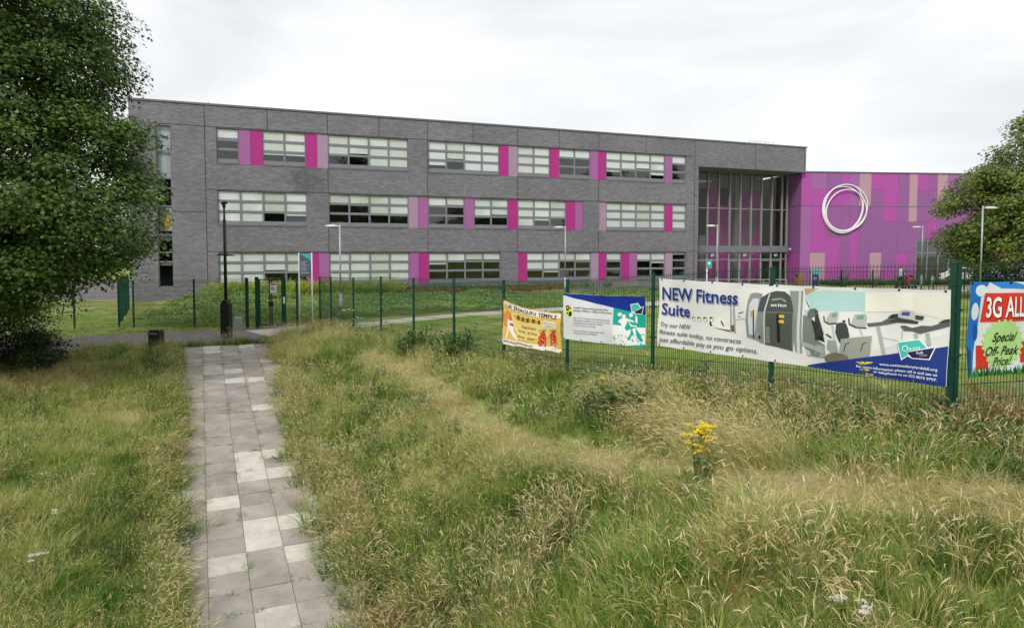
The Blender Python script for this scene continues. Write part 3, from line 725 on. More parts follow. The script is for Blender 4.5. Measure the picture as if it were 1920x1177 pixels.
def homog(src):
    """projective map taking the four src points (TL, TR, BR, BL) to the unit square (u right, v up)"""
    dst = [(0, 1), (1, 1), (1, 0), (0, 0)]; A = []; bb = []
    for (x, y), (u, v) in zip(src, dst):
        A.append([x, y, 1, 0, 0, 0, -u*x, -u*y]); bb.append(u); A.append([0, 0, 0, x, y, 1, -v*x, -v*y]); bb.append(v)
    h = np.append(np.linalg.solve(np.array(A, float), np.array(bb, float)), 1).reshape(3, 3)
    def f(x, y):
        q = h @ np.array([x, y, 1.0]); return q[0] / q[2], q[1] / q[2]
    return f

flat_cache = {}
def flat(c, rough=.45):
    if c not in flat_cache:
        flat_cache[c] = mat('print_%d_%d_%d' % c, srgb(*c), rough, .03, 1.5)
    return flat_cache[c]

class Banner:
    def __init__(s, name, label, p0, p1, zt0, zt1, zb0, zb1, base, seed=1, sag=.03, amp=.010, off=.06, group=None):
        s.L = math.hypot(p1[0] - p0[0], p1[1] - p0[1])
        s.ang = math.atan2(p1[1] - p0[1], p1[0] - p0[0])
        s.root = thing(name, label, 'banner', (p0[0], p0[1], 0), s.ang, group)
        s.zt0, s.zt1, s.zb0, s.zb1 = zt0, zt1, zb0, zb1; s.off = off; s.seed = seed; s.amp = amp; s.sag = sag
        s.gr = max(2, round(s.L / .62)); s.n = 0
        s.poly([(0, 0), (1, 0), (1, 1), (0, 1)], base, 'sheet', layer=0)
        gm = MB()
        for k in range(s.gr + 1):
            for v in (.985, .02):
                u = min(max(k / s.gr, .012), .988); x, y, z = s.map(u, v, .004)
                gm.tube([(x, y - .006, z), (x, y + .03, z)], .016, 8)
                gm.tube([(x, y, z), (x + .02, y + .05, z + .05 * (1 if v > .5 else -1))], .006, 5)
        gm.build('eyelet_tie', M['black'], s.root)
    def map(s, u, v, d=0.0):
        zt = s.zt0 * (1-u) + s.zt1 * u; zb = s.zb0 * (1-u) + s.zb1 * u
        sc = abs(math.sin(PI * u * s.gr))
        zt -= s.sag * .35 * sc + s.sag * math.sin(PI * u); zb += s.sag * .3 * abs(math.sin(PI * u * s.gr + .6))
        x = u * s.L
        y = -s.off - s.amp * (math.sin(x * 5.1 + v * 2.2 + s.seed) + .6 * math.sin(x * 8.7 - v * 5.0 + s.seed * 2.1)) - s.amp * .9 * math.sin(v * 6 + x * 1.3 + s.seed) - s.amp * .8 * sc * math.cos(PI * v)
        return (x, y - d, zb * (1-v) + zt * v)
    def _cut(s, bm):
        for ax, n in ((0, int(s.L / .09)), (1, 14)):
            lo = min(v.co[ax] for v in bm.verts); hi = max(v.co[ax] for v in bm.verts)
            for k in range(1, n):
                t = k / n
                if lo + 1e-4 < t < hi - 1e-4:
                    co = [0, 0, 0]; no = [0, 0, 0]; co[ax] = t; no[ax] = 1
                    bmesh.ops.bisect_plane(bm, geom=bm.verts[:] + bm.edges[:] + bm.faces[:], plane_co=co, plane_no=no)
    def _emit(s, bm, name, m_, layer):
        for v in bm.verts: v.co = s.map(v.co.x, v.co.y, .0022 * layer)
        bmesh.ops.recalc_face_normals(bm, faces=bm.faces)
        me = bpy.data.meshes.new(name); bm.to_mesh(me); bm.free()
        return link_mesh(name, me, m_, s.root, smooth=True)
    def poly(s, pts, col, name='print', layer=1):
        bm = bmesh.new(); vs_ = [bm.verts.new((min(max(u, 0), 1), min(max(v, 0), 1), 0)) for u, v in pts]
        f_ = bm.faces.new(vs_); bmesh.ops.triangulate(bm, faces=[f_]); s._cut(bm)
        return s._emit(bm, name, flat(col), layer)
    def text(s, st, u0, v0, wu, hv, col, off=0.0, shear=0.0, layer=3, slope=0.0, name='lettering'):
        """text with its lower left corner at (u0, v0), fitted to width wu; hv = cap height"""
        V, Fc = text_geo(st, 1.0, off, shear)
        xs_ = [p[0] for p in V]; x0_, x1_ = min(xs_), max(xs_); k = wu / (x1_ - x0_)
        bm = bmesh.new(); vv = [bm.verts.new((u0 + (x - x0_) * k, v0 + y * hv / .70 + slope * (x - x0_) * k, 0)) for x, y in V]
        for f_ in Fc:
            try: bm.faces.new([vv[i] for i in f_])
            except ValueError: pass
        if hv > .08: s._cut(bm)
        return s._emit(bm, name, flat(col), layer)

def line_poly(a, b, w):
    dx, dy = b[0] - a[0], b[1] - a[1]; l = math.hypot(dx, dy) or 1; nx_, ny_ = -dy / l * w / 2, dx / l * w / 2
    return [(a[0] + nx_, a[1] + ny_), (b[0] + nx_, b[1] + ny_), (b[0] - nx_, b[1] - ny_), (a[0] - nx_, a[1] - ny_)]
def ell(cx, cy, rx, ry, n=18): return [(cx + rx * math.cos(2*PI*k/n), cy + ry * math.sin(2*PI*k/n)) for k in range(n)]

NAVY, WH_, TEAL = (24, 52, 130), (238, 238, 236), (70, 190, 180)
# ---- the long fitness suite banner
bf = Banner('banner', 'long white banner advertising a new fitness suite with a gym picture and a navy corner', (2.91, 13.28), (5.8, 8.97), 2.30, 2.31, .98, 1.03, (218, 218, 217), 1.0, .028, .017)
hA = homog([((1240-1220)*5.118, (521-490)*5.118), ((1787-1220)*5.118, (543-490)*5.118), ((1785-1220)*5.118, (724-490)*5.118), ((1242-1220)*5.118, (648-490)*5.118)])
hB = homog([((1240-1540)*3.566, (521-490)*3.566), ((1787-1540)*3.566, (543-490)*3.566), ((1785-1540)*3.566, (724-490)*3.566), ((1242-1540)*3.566, (648-490)*3.566)])
def PA(pts, col, layer=1, name='picture'): return bf.poly([hA(*p) for p in pts], col, name, layer)
def PB(pts, col, layer=1, name='picture'): return bf.poly([hB(*p) for p in pts], col, name, layer)
PA([(600,600),(860,690),(1500,890),(1740,955),(2880,700),(2880,300),(1520,240),(860,240),(860,420)], (226, 227, 222), 1)
PA([(1525,300),(1720,250),(2320,300),(2300,480),(1700,460),(1530,520)], (178, 214, 212), 2)
PA([(1510,240),(1660,245),(1525,305)], (190, 160, 130), 3)
PB([(320,200),(640,200),(640,330),(320,330)], (240, 238, 228), 3)
PB([(640,200),(885,210),(885,400),(640,330)], (232, 230, 220), 3)
PA([(805,330),(855,330),(862,690),(810,672)], (160, 165, 165), 2); PA([(822,330),(835,330),(842,680),(828,676)], (215, 218, 218), 3)
PA([(1370,262),(1500,262),(1515,885),(1450,865)], (140, 148, 142), 2); PA([(1455,262),(1480,262),(1495,880),(1470,872)], (205, 210, 205), 3)
PA([(1010,292),(1060,280),(1120,290),(1115,765),(970,722),(958,560),(985,370)], (138, 145, 150), 4)
PA([(1030,345),(1075,335),(1092,345),(1085,465),(1060,700),(1000,700),(985,560),(1000,400)], (205, 210, 215), 5)
PA([(1090,470),(1110,330),(1190,280),(1260,266),(1330,272),(1375,310),(1400,390),(1418,478)], (72, 78, 74), 5)
PA([(1090,468),(1418,478),(1450,565),(1432,862),(1110,772)], (128, 134, 128), 5)
PA([(1165,478),(1412,482),(1425,858),(1165,790)], (74, 80, 75), 6)
PA([(1188,285),(1202,282),(1165,470),(1150,470)], (190, 195, 192), 6); PA([(1152,470),(1168,470),(1168,785),(1155,782)], (185, 190, 188), 7)
PA([(1218,345),(1300,335),(1345,360),(1345,380),(1300,350),(1220,362)], (150, 155, 150), 6)
for k in range(9): PA([(1175, 620+k*18),(1210, 625+k*18),(1210, 630+k*18),(1175, 626+k*18)], (175, 180, 178), 7)
PA([(1270,500),(1300,490),(1305,780),(1275,770)], (22, 24, 24), 7)
for (x, y) in ((1300, 520), (1300, 572)):
    PA([(x-18, y-22),(x+38, y-16),(x+38, y+14),(x-18, y+8)], (220, 175, 50), 8); PA([(x-30, y-26),(x-8, y-24),(x-8, y+10),(x-30, y+6)], (25, 25, 25), 9)
for (x, y) in ((1030, 480), (1030, 508)): PA([(x-14, y-14),(x+14, y-12),(x+14, y+12),(x-14, y+8)], (205, 160, 60), 8)
PA([(1038,455),(1052,455),(1058,735),(1044,730)], (40, 44, 46), 7); PA(ell(1115, 722, 12, 18), (25, 25, 28), 8)
for k in range(4): PA(ell(455 + k * 58, 548 + k * 3, 17, 21), (150, 160, 60), 2); PA(ell(455 + k * 58, 551 + k * 3, 11, 14), (236, 236, 234), 3); PA(line_poly((435 + k*58, 540), (460 + k*58, 528), 10), (40, 42, 45), 4)
PA(line_poly((720,565),(748,615),12), (30, 32, 34), 3); PA([(610,570),(622,570),(635,618),(612,612)], (40, 40, 44), 3); PA([(640,632),(808,655),(808,672),(700,645)], (75, 70, 66), 3)
PA([(815,610),(845,600),(850,670),(820,665)], (110, 80, 60), 4); PA(line_poly((865,552),(955,545),6), (150, 155, 158), 3); PA(line_poly((890,490),(940,478),9), (60, 64, 66), 3); PA(line_poly((885,520),(910,524),7), (60, 64, 66), 3)
# machine right of the column, bikes and treadmills
PA([(1520,500),(1590,520),(1660,750),(1740,800),(1740,930),(1570,905),(1520,760)], (120, 128, 124), 4)
PA([(1600,540),(1650,500),(1668,470),(1640,438),(1590,442),(1560,490),(1570,530)], (100, 108, 105), 5); PA([(1600,540),(1655,580),(1720,700),(1740,770),(1650,740)], (45, 50, 48), 5)
PA([(1535,380),(1575,368),(1585,440),(1555,462),(1535,450)], (235, 235, 235), 5); PA(line_poly((1550,375),(1580,430),10), (50, 52, 54), 6)
PA([(1515,760),(1740,850),(1740,900),(1515,800)], (165, 172, 168), 6); PA([(1545,835),(1580,850),(1600,905),(1560,895)], (190, 195, 190), 7)
PB([(0,310),(18,330),(30,380),(62,480),(50,520),(0,525)], (52, 58, 56), 5); PB([(0,540),(70,570),(80,650),(0,640)], (165, 172, 168), 4)
PB([(142,410),(165,400),(205,405),(222,440),(236,500),(180,545),(165,520),(142,470)], (58, 64, 62), 5)
PB([(95,330),(148,326),(152,352),(142,405),(80,400),(72,385)], (176, 182, 178), 5); PB([(112,338),(140,335),(136,362),(106,362)], (120, 150, 150), 6)
for a_, b_ in (((58,355),(62,392)),((62,392),(95,412)),((95,412),(146,404))): PB(line_poly(a_, b_, 7), (28, 30, 30), 6)
PB([(258,348),(325,342),(334,368),(328,428),(250,425),(240,408)], (176, 182, 178), 5); PB([(275,358),(318,354),(312,382),(270,382)], (120, 150, 150), 6)
for a_, b_ in (((222,372),(228,412)),((228,412),(270,436)),((270,436),(336,440))): PB(line_poly(a_, b_, 8), (28, 30, 30), 6)
PB(line_poly((115,410),(140,520),14), (190, 195, 195), 4); PB(line_poly((290,435),(312,492),12), (190, 195, 195), 4)
PB([(92,520),(150,525),(170,600),(120,610),(88,580)], (150, 158, 155), 5); PB(line_poly((20,500),(60,520),12), (30, 32, 32), 7); PB(line_poly((80,480),(120,505),9), (30, 32, 32), 7); PB(ell(192, 392, 11, 8), (45, 48, 48), 6)
PB([(183,512),(372,494),(368,620),(352,640),(240,655),(175,600)], (150, 155, 146), 6)
for x in (215, 320): PB(line_poly((x-12, 600), (x, 548), 6), (60, 62, 58), 7); PB(line_poly((x, 548), (x+22, 540), 6), (60, 62, 58), 7)
PB(ell(152, 648, 80, 42), (112, 106, 92), 7)
PB([(335,408),(430,398),(470,375),(545,362),(560,400),(440,420),(345,432)], (95, 102, 100), 6)
PB([(470,370),(500,348),(545,346),(555,370),(500,376)], (52, 56, 55), 7); PB([(545,375),(680,395),(676,412),(560,404),(470,398)], (60, 66, 64), 7)
PB([(660,352),(716,362),(705,388),(660,380)], (62, 70, 66), 7)
PB([(548,350),(562,322),(600,314),(645,322),(658,352),(652,388),(546,368)], (196, 196, 188), 8); PB([(576,332),(628,332),(623,359),(568,355)], (70, 76, 160), 9)
PB([(560,428),(592,424),(640,440),(700,425),(760,428),(880,392),(880,432),(760,460),(690,480),(640,462),(590,460)], (88, 94, 96), 6)
PB([(800,408),(840,388),(880,384),(880,408)], (58, 62, 62), 7)
for a_, b_, w_ in (((405,428),(462,622),24),((662,478),(668,512),24),((735,476),(752,562),26),((578,440),(575,520),5),((420,500),(560,530),3)): PB(line_poly(a_, b_, w_), (168, 174, 174), 5)
PB([(-55,695),(100,672),(880,566),(880,838),(0,729),(-40,722)], NAVY, 10, 'navy_corner')
PB([(546,536),(692,515),(752,572),(802,566),(768,655),(650,648),(620,632),(578,660)], (240, 242, 242), 11, 'logo_outline')
PB([(553,541),(690,521),(740,574),(612,602),(622,624),(582,648)], TEAL, 12, 'logo')
PB([(614,606),(792,572),(762,648),(650,642)], (26, 30, 80), 12, 'logo')
PB(ell(603, 578, 20, 20), (235, 248, 246), 13, 'logo'); PB(ell(603, 578, 15, 15), TEAL, 14, 'logo')
def TA(st, x0_, y0_, x1_, y1_, cap, col, hm, **k):
    u0, v0 = hm(x0_, y0_); u1, v1 = hm(x1_, y1_); ut, vt = hm(x0_, y0_ - cap)
    bf.text(st, u0, v0, u1 - u0, abs(vt - v0), col, slope=(v1 - v0) / (u1 - u0), **k)
TA('NEW Fitness', 143, 364, 898, 406, 118, (140, 160, 205), hA, off=.016, layer=10)
TA('NEW Fitness', 138, 358, 893, 400, 118, (22, 42, 110), hA, off=.016, layer=11)
TA('Suite', 147, 508, 421, 538, 108, (140, 160, 205), hA, off=.016, layer=10)
TA('Suite', 142, 502, 416, 532, 108, (22, 42, 110), hA, off=.016, layer=11)
TA('Try our NEW', 145, 620, 430, 652, 42, (55, 55, 62), hA, shear=.15, layer=11, off=.006)
TA('fitness suite today, no contracts', 140, 690, 915, 788, 42, (55, 55, 62), hA, shear=.15, layer=11, off=.006)
TA('just affordable pay as you go options.', 140, 765, 1095, 886, 42, (55, 55, 62), hA, shear=.15, layer=11, off=.006)
TA('MATRIX', 1220, 420, 1356, 424, 24, (235, 235, 235), hA, layer=9, off=.02)
TA('asis', 626, 592, 700, 582, 24, (240, 245, 245), hB, layer=13)
TA('hub', 678, 616, 722, 614, 18, (235, 235, 240), hB, layer=13, off=.01)
TA('lordshill', 700, 630, 748, 626, 7, (235, 235, 240), hB, layer=13)
TA('www.oasisacademylordshill.org', 438, 690, 822, 728, 17, (240, 240, 245), hB, layer=13, off=.01)
TA('For more information please call in and see us', 285, 708, 822, 762, 17, (240, 240, 245), hB, layer=13, off=.01)
TA('or telephone us on 023 8073 9797.', 400, 742, 822, 796, 17, (240, 240, 245), hB, layer=13, off=.01)

# ---- football banner
b2 = Banner('banner', 'white and navy football training banner with a green picture of players', (1.23, 15.77), (2.71, 13.57), 1.87, 1.93, .80, .89, (218, 220, 224), 4.0, .02, .012)
hC = homog([(812, 75), (1818, 108), (1832, 735), (830, 600)])
def PC_(pts, col, layer=1, name='picture'): return b2.poly([hC(*p) for p in pts], col, name, layer)
PC_([(812,78),(1818,108),(1820,330),(1640,295),(1425,238),(812,100)], (14, 44, 140), 1, 'navy_band')
PC_([(1425,238),(1640,295),(1820,330),(1832,735),(1440,680)], (20, 168, 148), 2)
PC_([(1430,455),(1560,470),(1560,500),(1435,500)], WH_, 3)
PC_([(1430,490),(1540,480),(1600,520),(1720,480),(1822,490),(1830,690),(1600,700),(1440,668)], WH_, 3)
rs = random.Random(4)
for k in range(46):
    x, y = rs.uniform(1440, 1815), rs.uniform(560, 690); PC_(ell(x, y, rs.uniform(5, 14), rs.uniform(3, 9), 7), (20, 168, 148), 4)
for pts in ([(1520,370),(1590,365),(1600,400),(1580,470),(1560,530),(1520,520),(1535,440),(1490,405)], [(1590,370),(1700,410),(1690,425),(1600,400)], [(1560,470),(1620,540),(1690,600),(1670,625),(1590,560)], [(1530,520),(1545,600),(1500,660),(1480,650),(1520,590)], ell(1552, 345, 20, 24), ell(1505, 320, 24, 22), [(1430,440),(1530,455),(1530,470),(1430,456)]):
    PC_(pts, WH_, 5)
for pts in ([(1650,340),(1720,335),(1740,420),(1720,480),(1660,470),(1680,400)], [(1700,480),(1760,560),(1800,640),(1770,660),(1720,580)], [(1660,470),(1690,560),(1640,640),(1620,620),(1650,560)]): PC_(pts, (20, 168, 148), 5)
for pts in ([(1690,330),(1720,360),(1725,430),(1700,420)], ell(1635, 330, 24, 26), [(1600,400),(1660,455),(1720,460),(1715,475),(1650,470)]): PC_(pts, WH_, 6)
PC_([(1618,200),(1722,182),(1764,238),(1806,226),(1780,328),(1680,318),(1636,292)], WH_, 7, 'logo_outline')
PC_([(1628,208),(1716,192),(1756,242),(1680,290),(1640,282)], TEAL, 8, 'logo'); PC_([(1680,292),(1796,236),(1772,318),(1684,308)], (22, 26, 70), 8, 'logo')
PC_([(852,222),(912,208),(935,300),(930,335),(895,350),(858,325)], (225, 220, 60), 2, 'crest')
PC_([(852,222),(892,214),(896,275),(862,275)], (20, 20, 20), 3, 'crest'); PC_([(897,285),(935,290),(930,335),(897,340)], (20, 20, 20), 3, 'crest')
PC_(ell(912, 245, 9, 12), (20, 20, 20), 4, 'crest'); PC_(ell(878, 305, 9, 12), (20, 20, 20), 4, 'crest'); PC_(ell(874, 243, 8, 12), (225, 220, 60), 4, 'crest')
def TC(st, x0_, y0_, x1_, y1_, cap, col=(70, 72, 84), **k):
    u0, v0 = hC(x0_, y0_); u1, v1 = hC(x1_, y1_); ut, vt = hC(x0_, y0_ - cap)
    b2.text(st, u0, v0, u1 - u0, abs(vt - v0), col, slope=(v1 - v0) / (u1 - u0), layer=6, **k)
TC('Football Training with FA approved coaches', 955, 248, 1360, 275, 20, shear=.15, off=.012)
TC('Saturdays 10.00am to 11.00am, £1.50 per session', 955, 280, 1412, 312, 20, shear=.15, off=.012)
for i, (st, x1_) in enumerate((('Age 5-11 held in association with Southampton Football', 1390), ('Club coaches are available for the junior season on dates', 1400), ('including Saturday morning from 10.00am', 1300), ('for just 1 hour per morning', 1210))):
    TC(st, 955, 362 + i * 29, x1_, 362 + i * 29 + (x1_ - 955) * .085, 15, off=.006)
TC('If you are coming to a lesson then, please', 955, 512, 1330, 545, 15, off=.006); TC('contact the Hub on 023 8073', 955, 541, 1230, 566, 15, off=.006)
TC('Oasis', 1648, 272, 1728, 240, 24, (235, 245, 245)); TC('hub', 1712, 284, 1752, 276, 15, (235, 245, 245))

# ---- martial arts banner
b3 = Banner('banner', 'yellow sagging martial arts banner with dragons, leftmost on the fence', (-.18, 17.88), (1.20, 15.84), 1.57, 1.41, .38, .45, (222, 184, 92), 7.0, .07, .014)
hD = homog([(82, 150), (778, 225), (780, 768), (90, 650)])
def PD(pts, col, layer=1, name='picture'): return b3.poly([hD(*p) for p in pts], col, name, layer)
def TD(st, x0_, y0_, x1_, y1_, cap, col, **k):
    u0, v0 = hD(x0_, y0_); u1, v1 = hD(x1_, y1_); ut, vt = hD(x0_, y0_ - cap)
    b3.text(st, u0, v0, u1 - u0, abs(vt - v0), col, slope=(v1 - v0) / (u1 - u0), layer=6, **k)
PD([(95,165),(770,240),(768,300),(560,285),(330,268),(110,225)], (238, 236, 228), 1)
PD([(90,585),(500,660),(778,720),(780,766),(90,648)], (238, 234, 222), 1)
PD([(180,260),(560,330),(700,420),(600,560),(300,600),(190,430)], (232, 210, 130), 1); PD([(200,300),(520,330),(540,380),(240,360)], (200, 160, 70), 2)
PD([(570,330),(720,345),(725,440),(560,425)], (228, 224, 205), 3)
PD(ell(135, 355, 46, 92), (214, 118, 52), 3); PD(ell(135, 355, 38, 80), (226, 140, 70), 4)
PD([(140,360),(190,370),(215,500),(275,600),(262,612),(200,540),(165,470),(150,590),(132,585),(150,470)], (236, 232, 232), 5); PD(ell(172, 350, 16, 22), (190, 120, 80), 6); PD([(165,395),(205,410),(205,440),(170,425)], (180, 60, 50), 6)
for cx_, cy_ in ((555, 590), (685, 590)):
    rr = random.Random(int(cx_)); pts = []
    for k in range(22):
        a_ = 2 * PI * k / 22; r_ = 1 + rr.uniform(-.22, .25); pts.append((cx_ + 46 * r_ * math.cos(a_), cy_ + 115 * r_ * math.sin(a_)))
    PD(pts, (206, 82, 44), 4)
    for k in range(26): PD(ell(cx_ + rr.uniform(-36, 36), cy_ + rr.uniform(-95, 95), rr.uniform(4, 10), rr.uniform(4, 12), 6), rr.choice([(232, 140, 90), (240, 226, 210), (150, 50, 34), (60, 30, 24)]), 5)
    for k in range(4): PD(line_poly((cx_ - 25 + 18 * k, cy_ - 105), (cx_ - 38 + 26 * k, cy_ - 140), 6), (40, 26, 20), 5)
    PD(ell(cx_, cy_ + 112, 36, 30, 9), (236, 230, 222), 5)
for k in range(5):
    x = 265 + k * 63; y = 328 + k * 7; rr = random.Random(k)
    for j in range(6): PD(line_poly((x - 16 + rr.uniform(0, 8), y - 26 + j * 9), (x + 12 + rr.uniform(-4, 8), y - 28 + j * 10), 5), (58, 42, 24), 4)
    for j in range(2): PD(line_poly((x - 8 + j * 14, y - 28), (x - 10 + j * 15, y + 26), 5), (58, 42, 24), 5)
TD('UK SHAOLIN TEMPLE', 112, 222, 735, 305, 46, (60, 60, 66), off=.012, shear=.2)
TD('Shaolin Kung Fu', 310, 438, 485, 466, 28, (100, 66, 30), off=.01, shear=.2); TD('Tai Chi   Qi Gong', 268, 496, 500, 536, 26, (100, 66, 30), off=.01, shear=.2)
TD('Fitness   Classes', 270, 565, 475, 602, 26, (110, 76, 40), off=.01, shear=.2); TD('www.ukshaolintemple.com', 104, 618, 462, 692, 26, (70, 70, 78), off=.01)
TD('classes for all', 580, 372, 712, 386, 18, (130, 110, 70)); TD('beginners', 600, 410, 700, 422, 18, (130, 110, 70))

# ---- 3G banner
ga = math.atan2(.43, 2.52)
g0 = (5.99, 8.99); g1 = (g0[0] + 2.4 * math.cos(ga), g0[1] + 2.4 * math.sin(ga))
b4 = Banner('banner', 'blue, white and red 3G pitch banner with a pale green off-peak price starburst', g0, g1, 2.42, 2.46, 1.15, 1.25, (212, 216, 220), 9.0, .02, .015)
def uv4(x, y): return ((x - 955) / 1130, 1 - (y - 130) / 640.0)
def PE(pts, col, layer=1, name='picture'): return b4.poly([uv4(*p) for p in pts], col, name, layer)
PE([(955,130),(1100,130),(1040,230),(1030,420),(1000,620),(985,768),(955,768)], (30, 110, 190), 1)
PE([(1100,130),(1260,130),(1380,160),(1360,180),(1180,175)], (40, 130, 205), 1)
PE([(1400,130),(2085,130),(2085,200),(1900,180),(1600,185)], (40, 130, 205), 1)
PE(ell(1000, 330, 28, 60, 14), (214, 226, 236), 2); PE(ell(1040, 190, 46, 40, 14), (214, 226, 236), 2); PE(ell(1012, 470, 18, 60), (20, 84, 160), 2)
PE([(955,560),(985,600),(975,768),(955,768)], (16, 70, 110), 2)
PE([(1066,205),(2020,212),(2000,400),(1042,402)], (212, 52, 40), 3)
PE([(1020,560),(1120,565),(1100,720),(1012,722)], (200, 48, 38), 3); PE([(1320,545),(1420,545),(1430,690),(1330,695)], (200, 48, 38), 3)
star = []
for k in range(44):
    a_ = 2 * PI * k / 44; r_ = 1.0 if k % 2 else .86; star.append((1200 + 148 * r_ * math.cos(a_), 556 + 178 * r_ * math.sin(a_)))
PE(star, (172, 212, 138), 4, 'starburst')
rr = random.Random(2)
for k in range(150):
    x = 955 + k * 7.5; PE([(x - 7, 770), (x + 9, 770), (x + rr.uniform(-12, 14), 770 - rr.uniform(30, 78))], rr.choice([(30, 96, 34), (50, 130, 44), (18, 66, 30)]), 5 if k % 2 else 6, 'printed_grass')
def TE(st, x0_, y0_, w_, cap, col, **k):
    u0, v0 = uv4(x0_, y0_); b4.text(st, u0, v0, w_ / 1130, cap / 640, col, **k)
TE('3G ALL W', 1080, 372, 372, 134, (60, 20, 20), off=.03, layer=7); TE('3G ALL W', 1075, 368, 372, 134, (240, 240, 238), off=.02, layer=8)
TE('Special', 1122, 536, 172, 62, (30, 34, 30), shear=.45, layer=9, off=.012); TE('Off- Peak', 1078, 632, 236, 62, (30, 34, 30), shear=.45, layer=9, off=.012); TE('Price!', 1132, 702, 140, 58, (30, 34, 30), shear=.45, layer=9, off=.012)

# ------------------------------------------------------------------ street furniture
def lamp(label, x, y, top, side=-1, arm=.55, group='grey street lamps round the school'):
    z0 = Tz(x, y) - .05
    t = thing('street_lamp', label, 'street lamp', (x, y, z0), 0, group); h = top - z0
    MB().tube([(0,0,0),(0,0,1.25)], .075, 10).tube([(0,0,1.25),(0,0,1.3)], [.075,.045], 10).box(-.05,.05,-.08,-.07,.5,.95).build('base', M['galv'], t, True)
    MB().tube([(0,0,1.3),(0,0,h)], [.045,.036], 10).build('pole', M['galv'], t, True)
    MB().tube([(0,0,h-.12),(side*.18,0,h-.1)], .025, 8).build('bracket', M['galv'], t)
    hd = MB(); s_ = side
    n = 10; pts = []
    for k in range(6):
        q = k / 5; x_ = s_ * (.14 + arm * q); w_ = .06 + .06 * math.sin(PI * min(1, q * .9 + .1)); hh = .035 + .04 * math.sin(PI * min(1, q * .85 + .12))
        pts.append([(x_, w_ * math.cos(2*PI*j/n), h - .1 + hh * math.sin(2*PI*j/n)) for j in range(n)])
    hd.add([p for r in pts for p in r], [(i*n+j, i*n+(j+1)%n, (i+1)*n+(j+1)%n, (i+1)*n+j) for i in range(5) for j in range(n)] + [tuple(range(n-1,-1,-1)), tuple(5*n+j for j in range(n))])
    hd.build('lamp_head', mat('pale_lamp_head', (.62, .63, .64), .4), t, True)
    return t
lamp('slim grey street lamp beside the teal topped signboard, left of the centre windows', -8.30, 33, 4.16)
lamp('slim grey street lamp in front of the middle windows, above the football banner', 3.35, 43, 4.46)
lamp('slim grey street lamp in front of the glazed entrance', 12.9, 43, 4.56)
lamp('slim grey street lamp before the purple wing and its corner window', 28.2, 47, 4.62)
lamp('slim grey street lamp in front of the right hand tree, head turned right', 23.35, 34, 5.1, 1)

t = thing('camera_mast', 'tall black security camera mast on a square black base cabinet by the gate', 'mast', (-11.34, 27, -.55))
MB().prism([(-.17, 0), (.17, 0), (.17, 1.28), (.06, 1.48), (-.06, 1.48), (-.17, 1.28)], -.16, .16).build('base_cabinet', M['black'], t)
MB().tube([(0,0,1.48),(0,0,4.6)], .062, 12).tube([(0,0,4.6),(0,0,4.66),(0,0,5.15)], [.062,.04,.036], 10).build('pole', M['black'], t, True)
MB().tube([(-.36,0,3.25),(0,0,3.25),(.4,0,3.22)], [.012,.05,.012], 6).build('anti_climb_arm', M['black'], t)
MB().tube([(0,0,5.12),(0,0,5.2)], .07, 10).tube([(-.05,-.1,5.26),(.0,0,5.29),(.1,.08,5.31)], [.05,.085,.05], 10).tube([(0,0,5.18),(0,0,5.30)], [.05,.04], 10).build('camera_head', M['black'], t, True)

t = thing('school_sign', 'grey signboard with a teal top corner held on two white posts', 'sign', (-9.69, 31, -.5))
for x in (0.02, .60): MB().tube([(x,0,0),(x,0,3.28)], .032, 8).build('post', M['white'], t, True)
sb = MB().box(.055, .565, -.02, .02, 2.2, 3.24).build('sign_panel', mat('slate_sign', srgb(92, 104, 128), .5), t)
MB().prism([(.06, 3.235), (.56, 3.235), (.56, 2.93), (.30, 3.10)], -.026, -.021).build('teal_corner', mat('teal_sign', srgb(60, 186, 196), .5), sb)
ln = MB()
for i, (z, w_) in enumerate(((2.86, .26), (2.78, .18), (2.70, .30), (2.60, .22), (2.53, .27), (2.46, .2), (2.36, .34))):
    x = .11
    while x < .11 + w_:
        q = random.uniform(.03, .07); ln.box(x, x + q, -.0245, -.0215, z, z + (.03 if i == 6 else .02)); x += q + .012
ln.build('lettering', M['white'], sb)

t = thing('notice', 'small white security notice with a red heading fixed to the gate', 'notice', (-10.62, 29.95, 1.0))
MB().box(0, .27, -.015, 0, 0, .46).build('board', flat((235, 235, 235)), t)
MB().box(.02, .25, -.018, -.0155, .36, .44).box(.03, .24, -.018, -.0155, .02, .05).build('red_heading', flat((215, 60, 50)), t)
MB().box(.05, .22, -.018, -.0155, .14, .19).box(.05, .12, -.018, -.0155, .2, .3).box(.14, .23, -.018, -.0155, .24, .28).build('pictogram', flat((50, 120, 170)), t)

t = thing('utility_cabinet', 'small pale grey utility cabinet in the grass between mast and gate', 'cabinet', (-11.95, 29.2, -.6))
MB().bevbox(0, .30, 0, .22, 0, .62, .015).build('body', M['galv'], t)
MB().box(.02, .28, -.012, -.002, .05, .55).build('door', M['galv'], t)

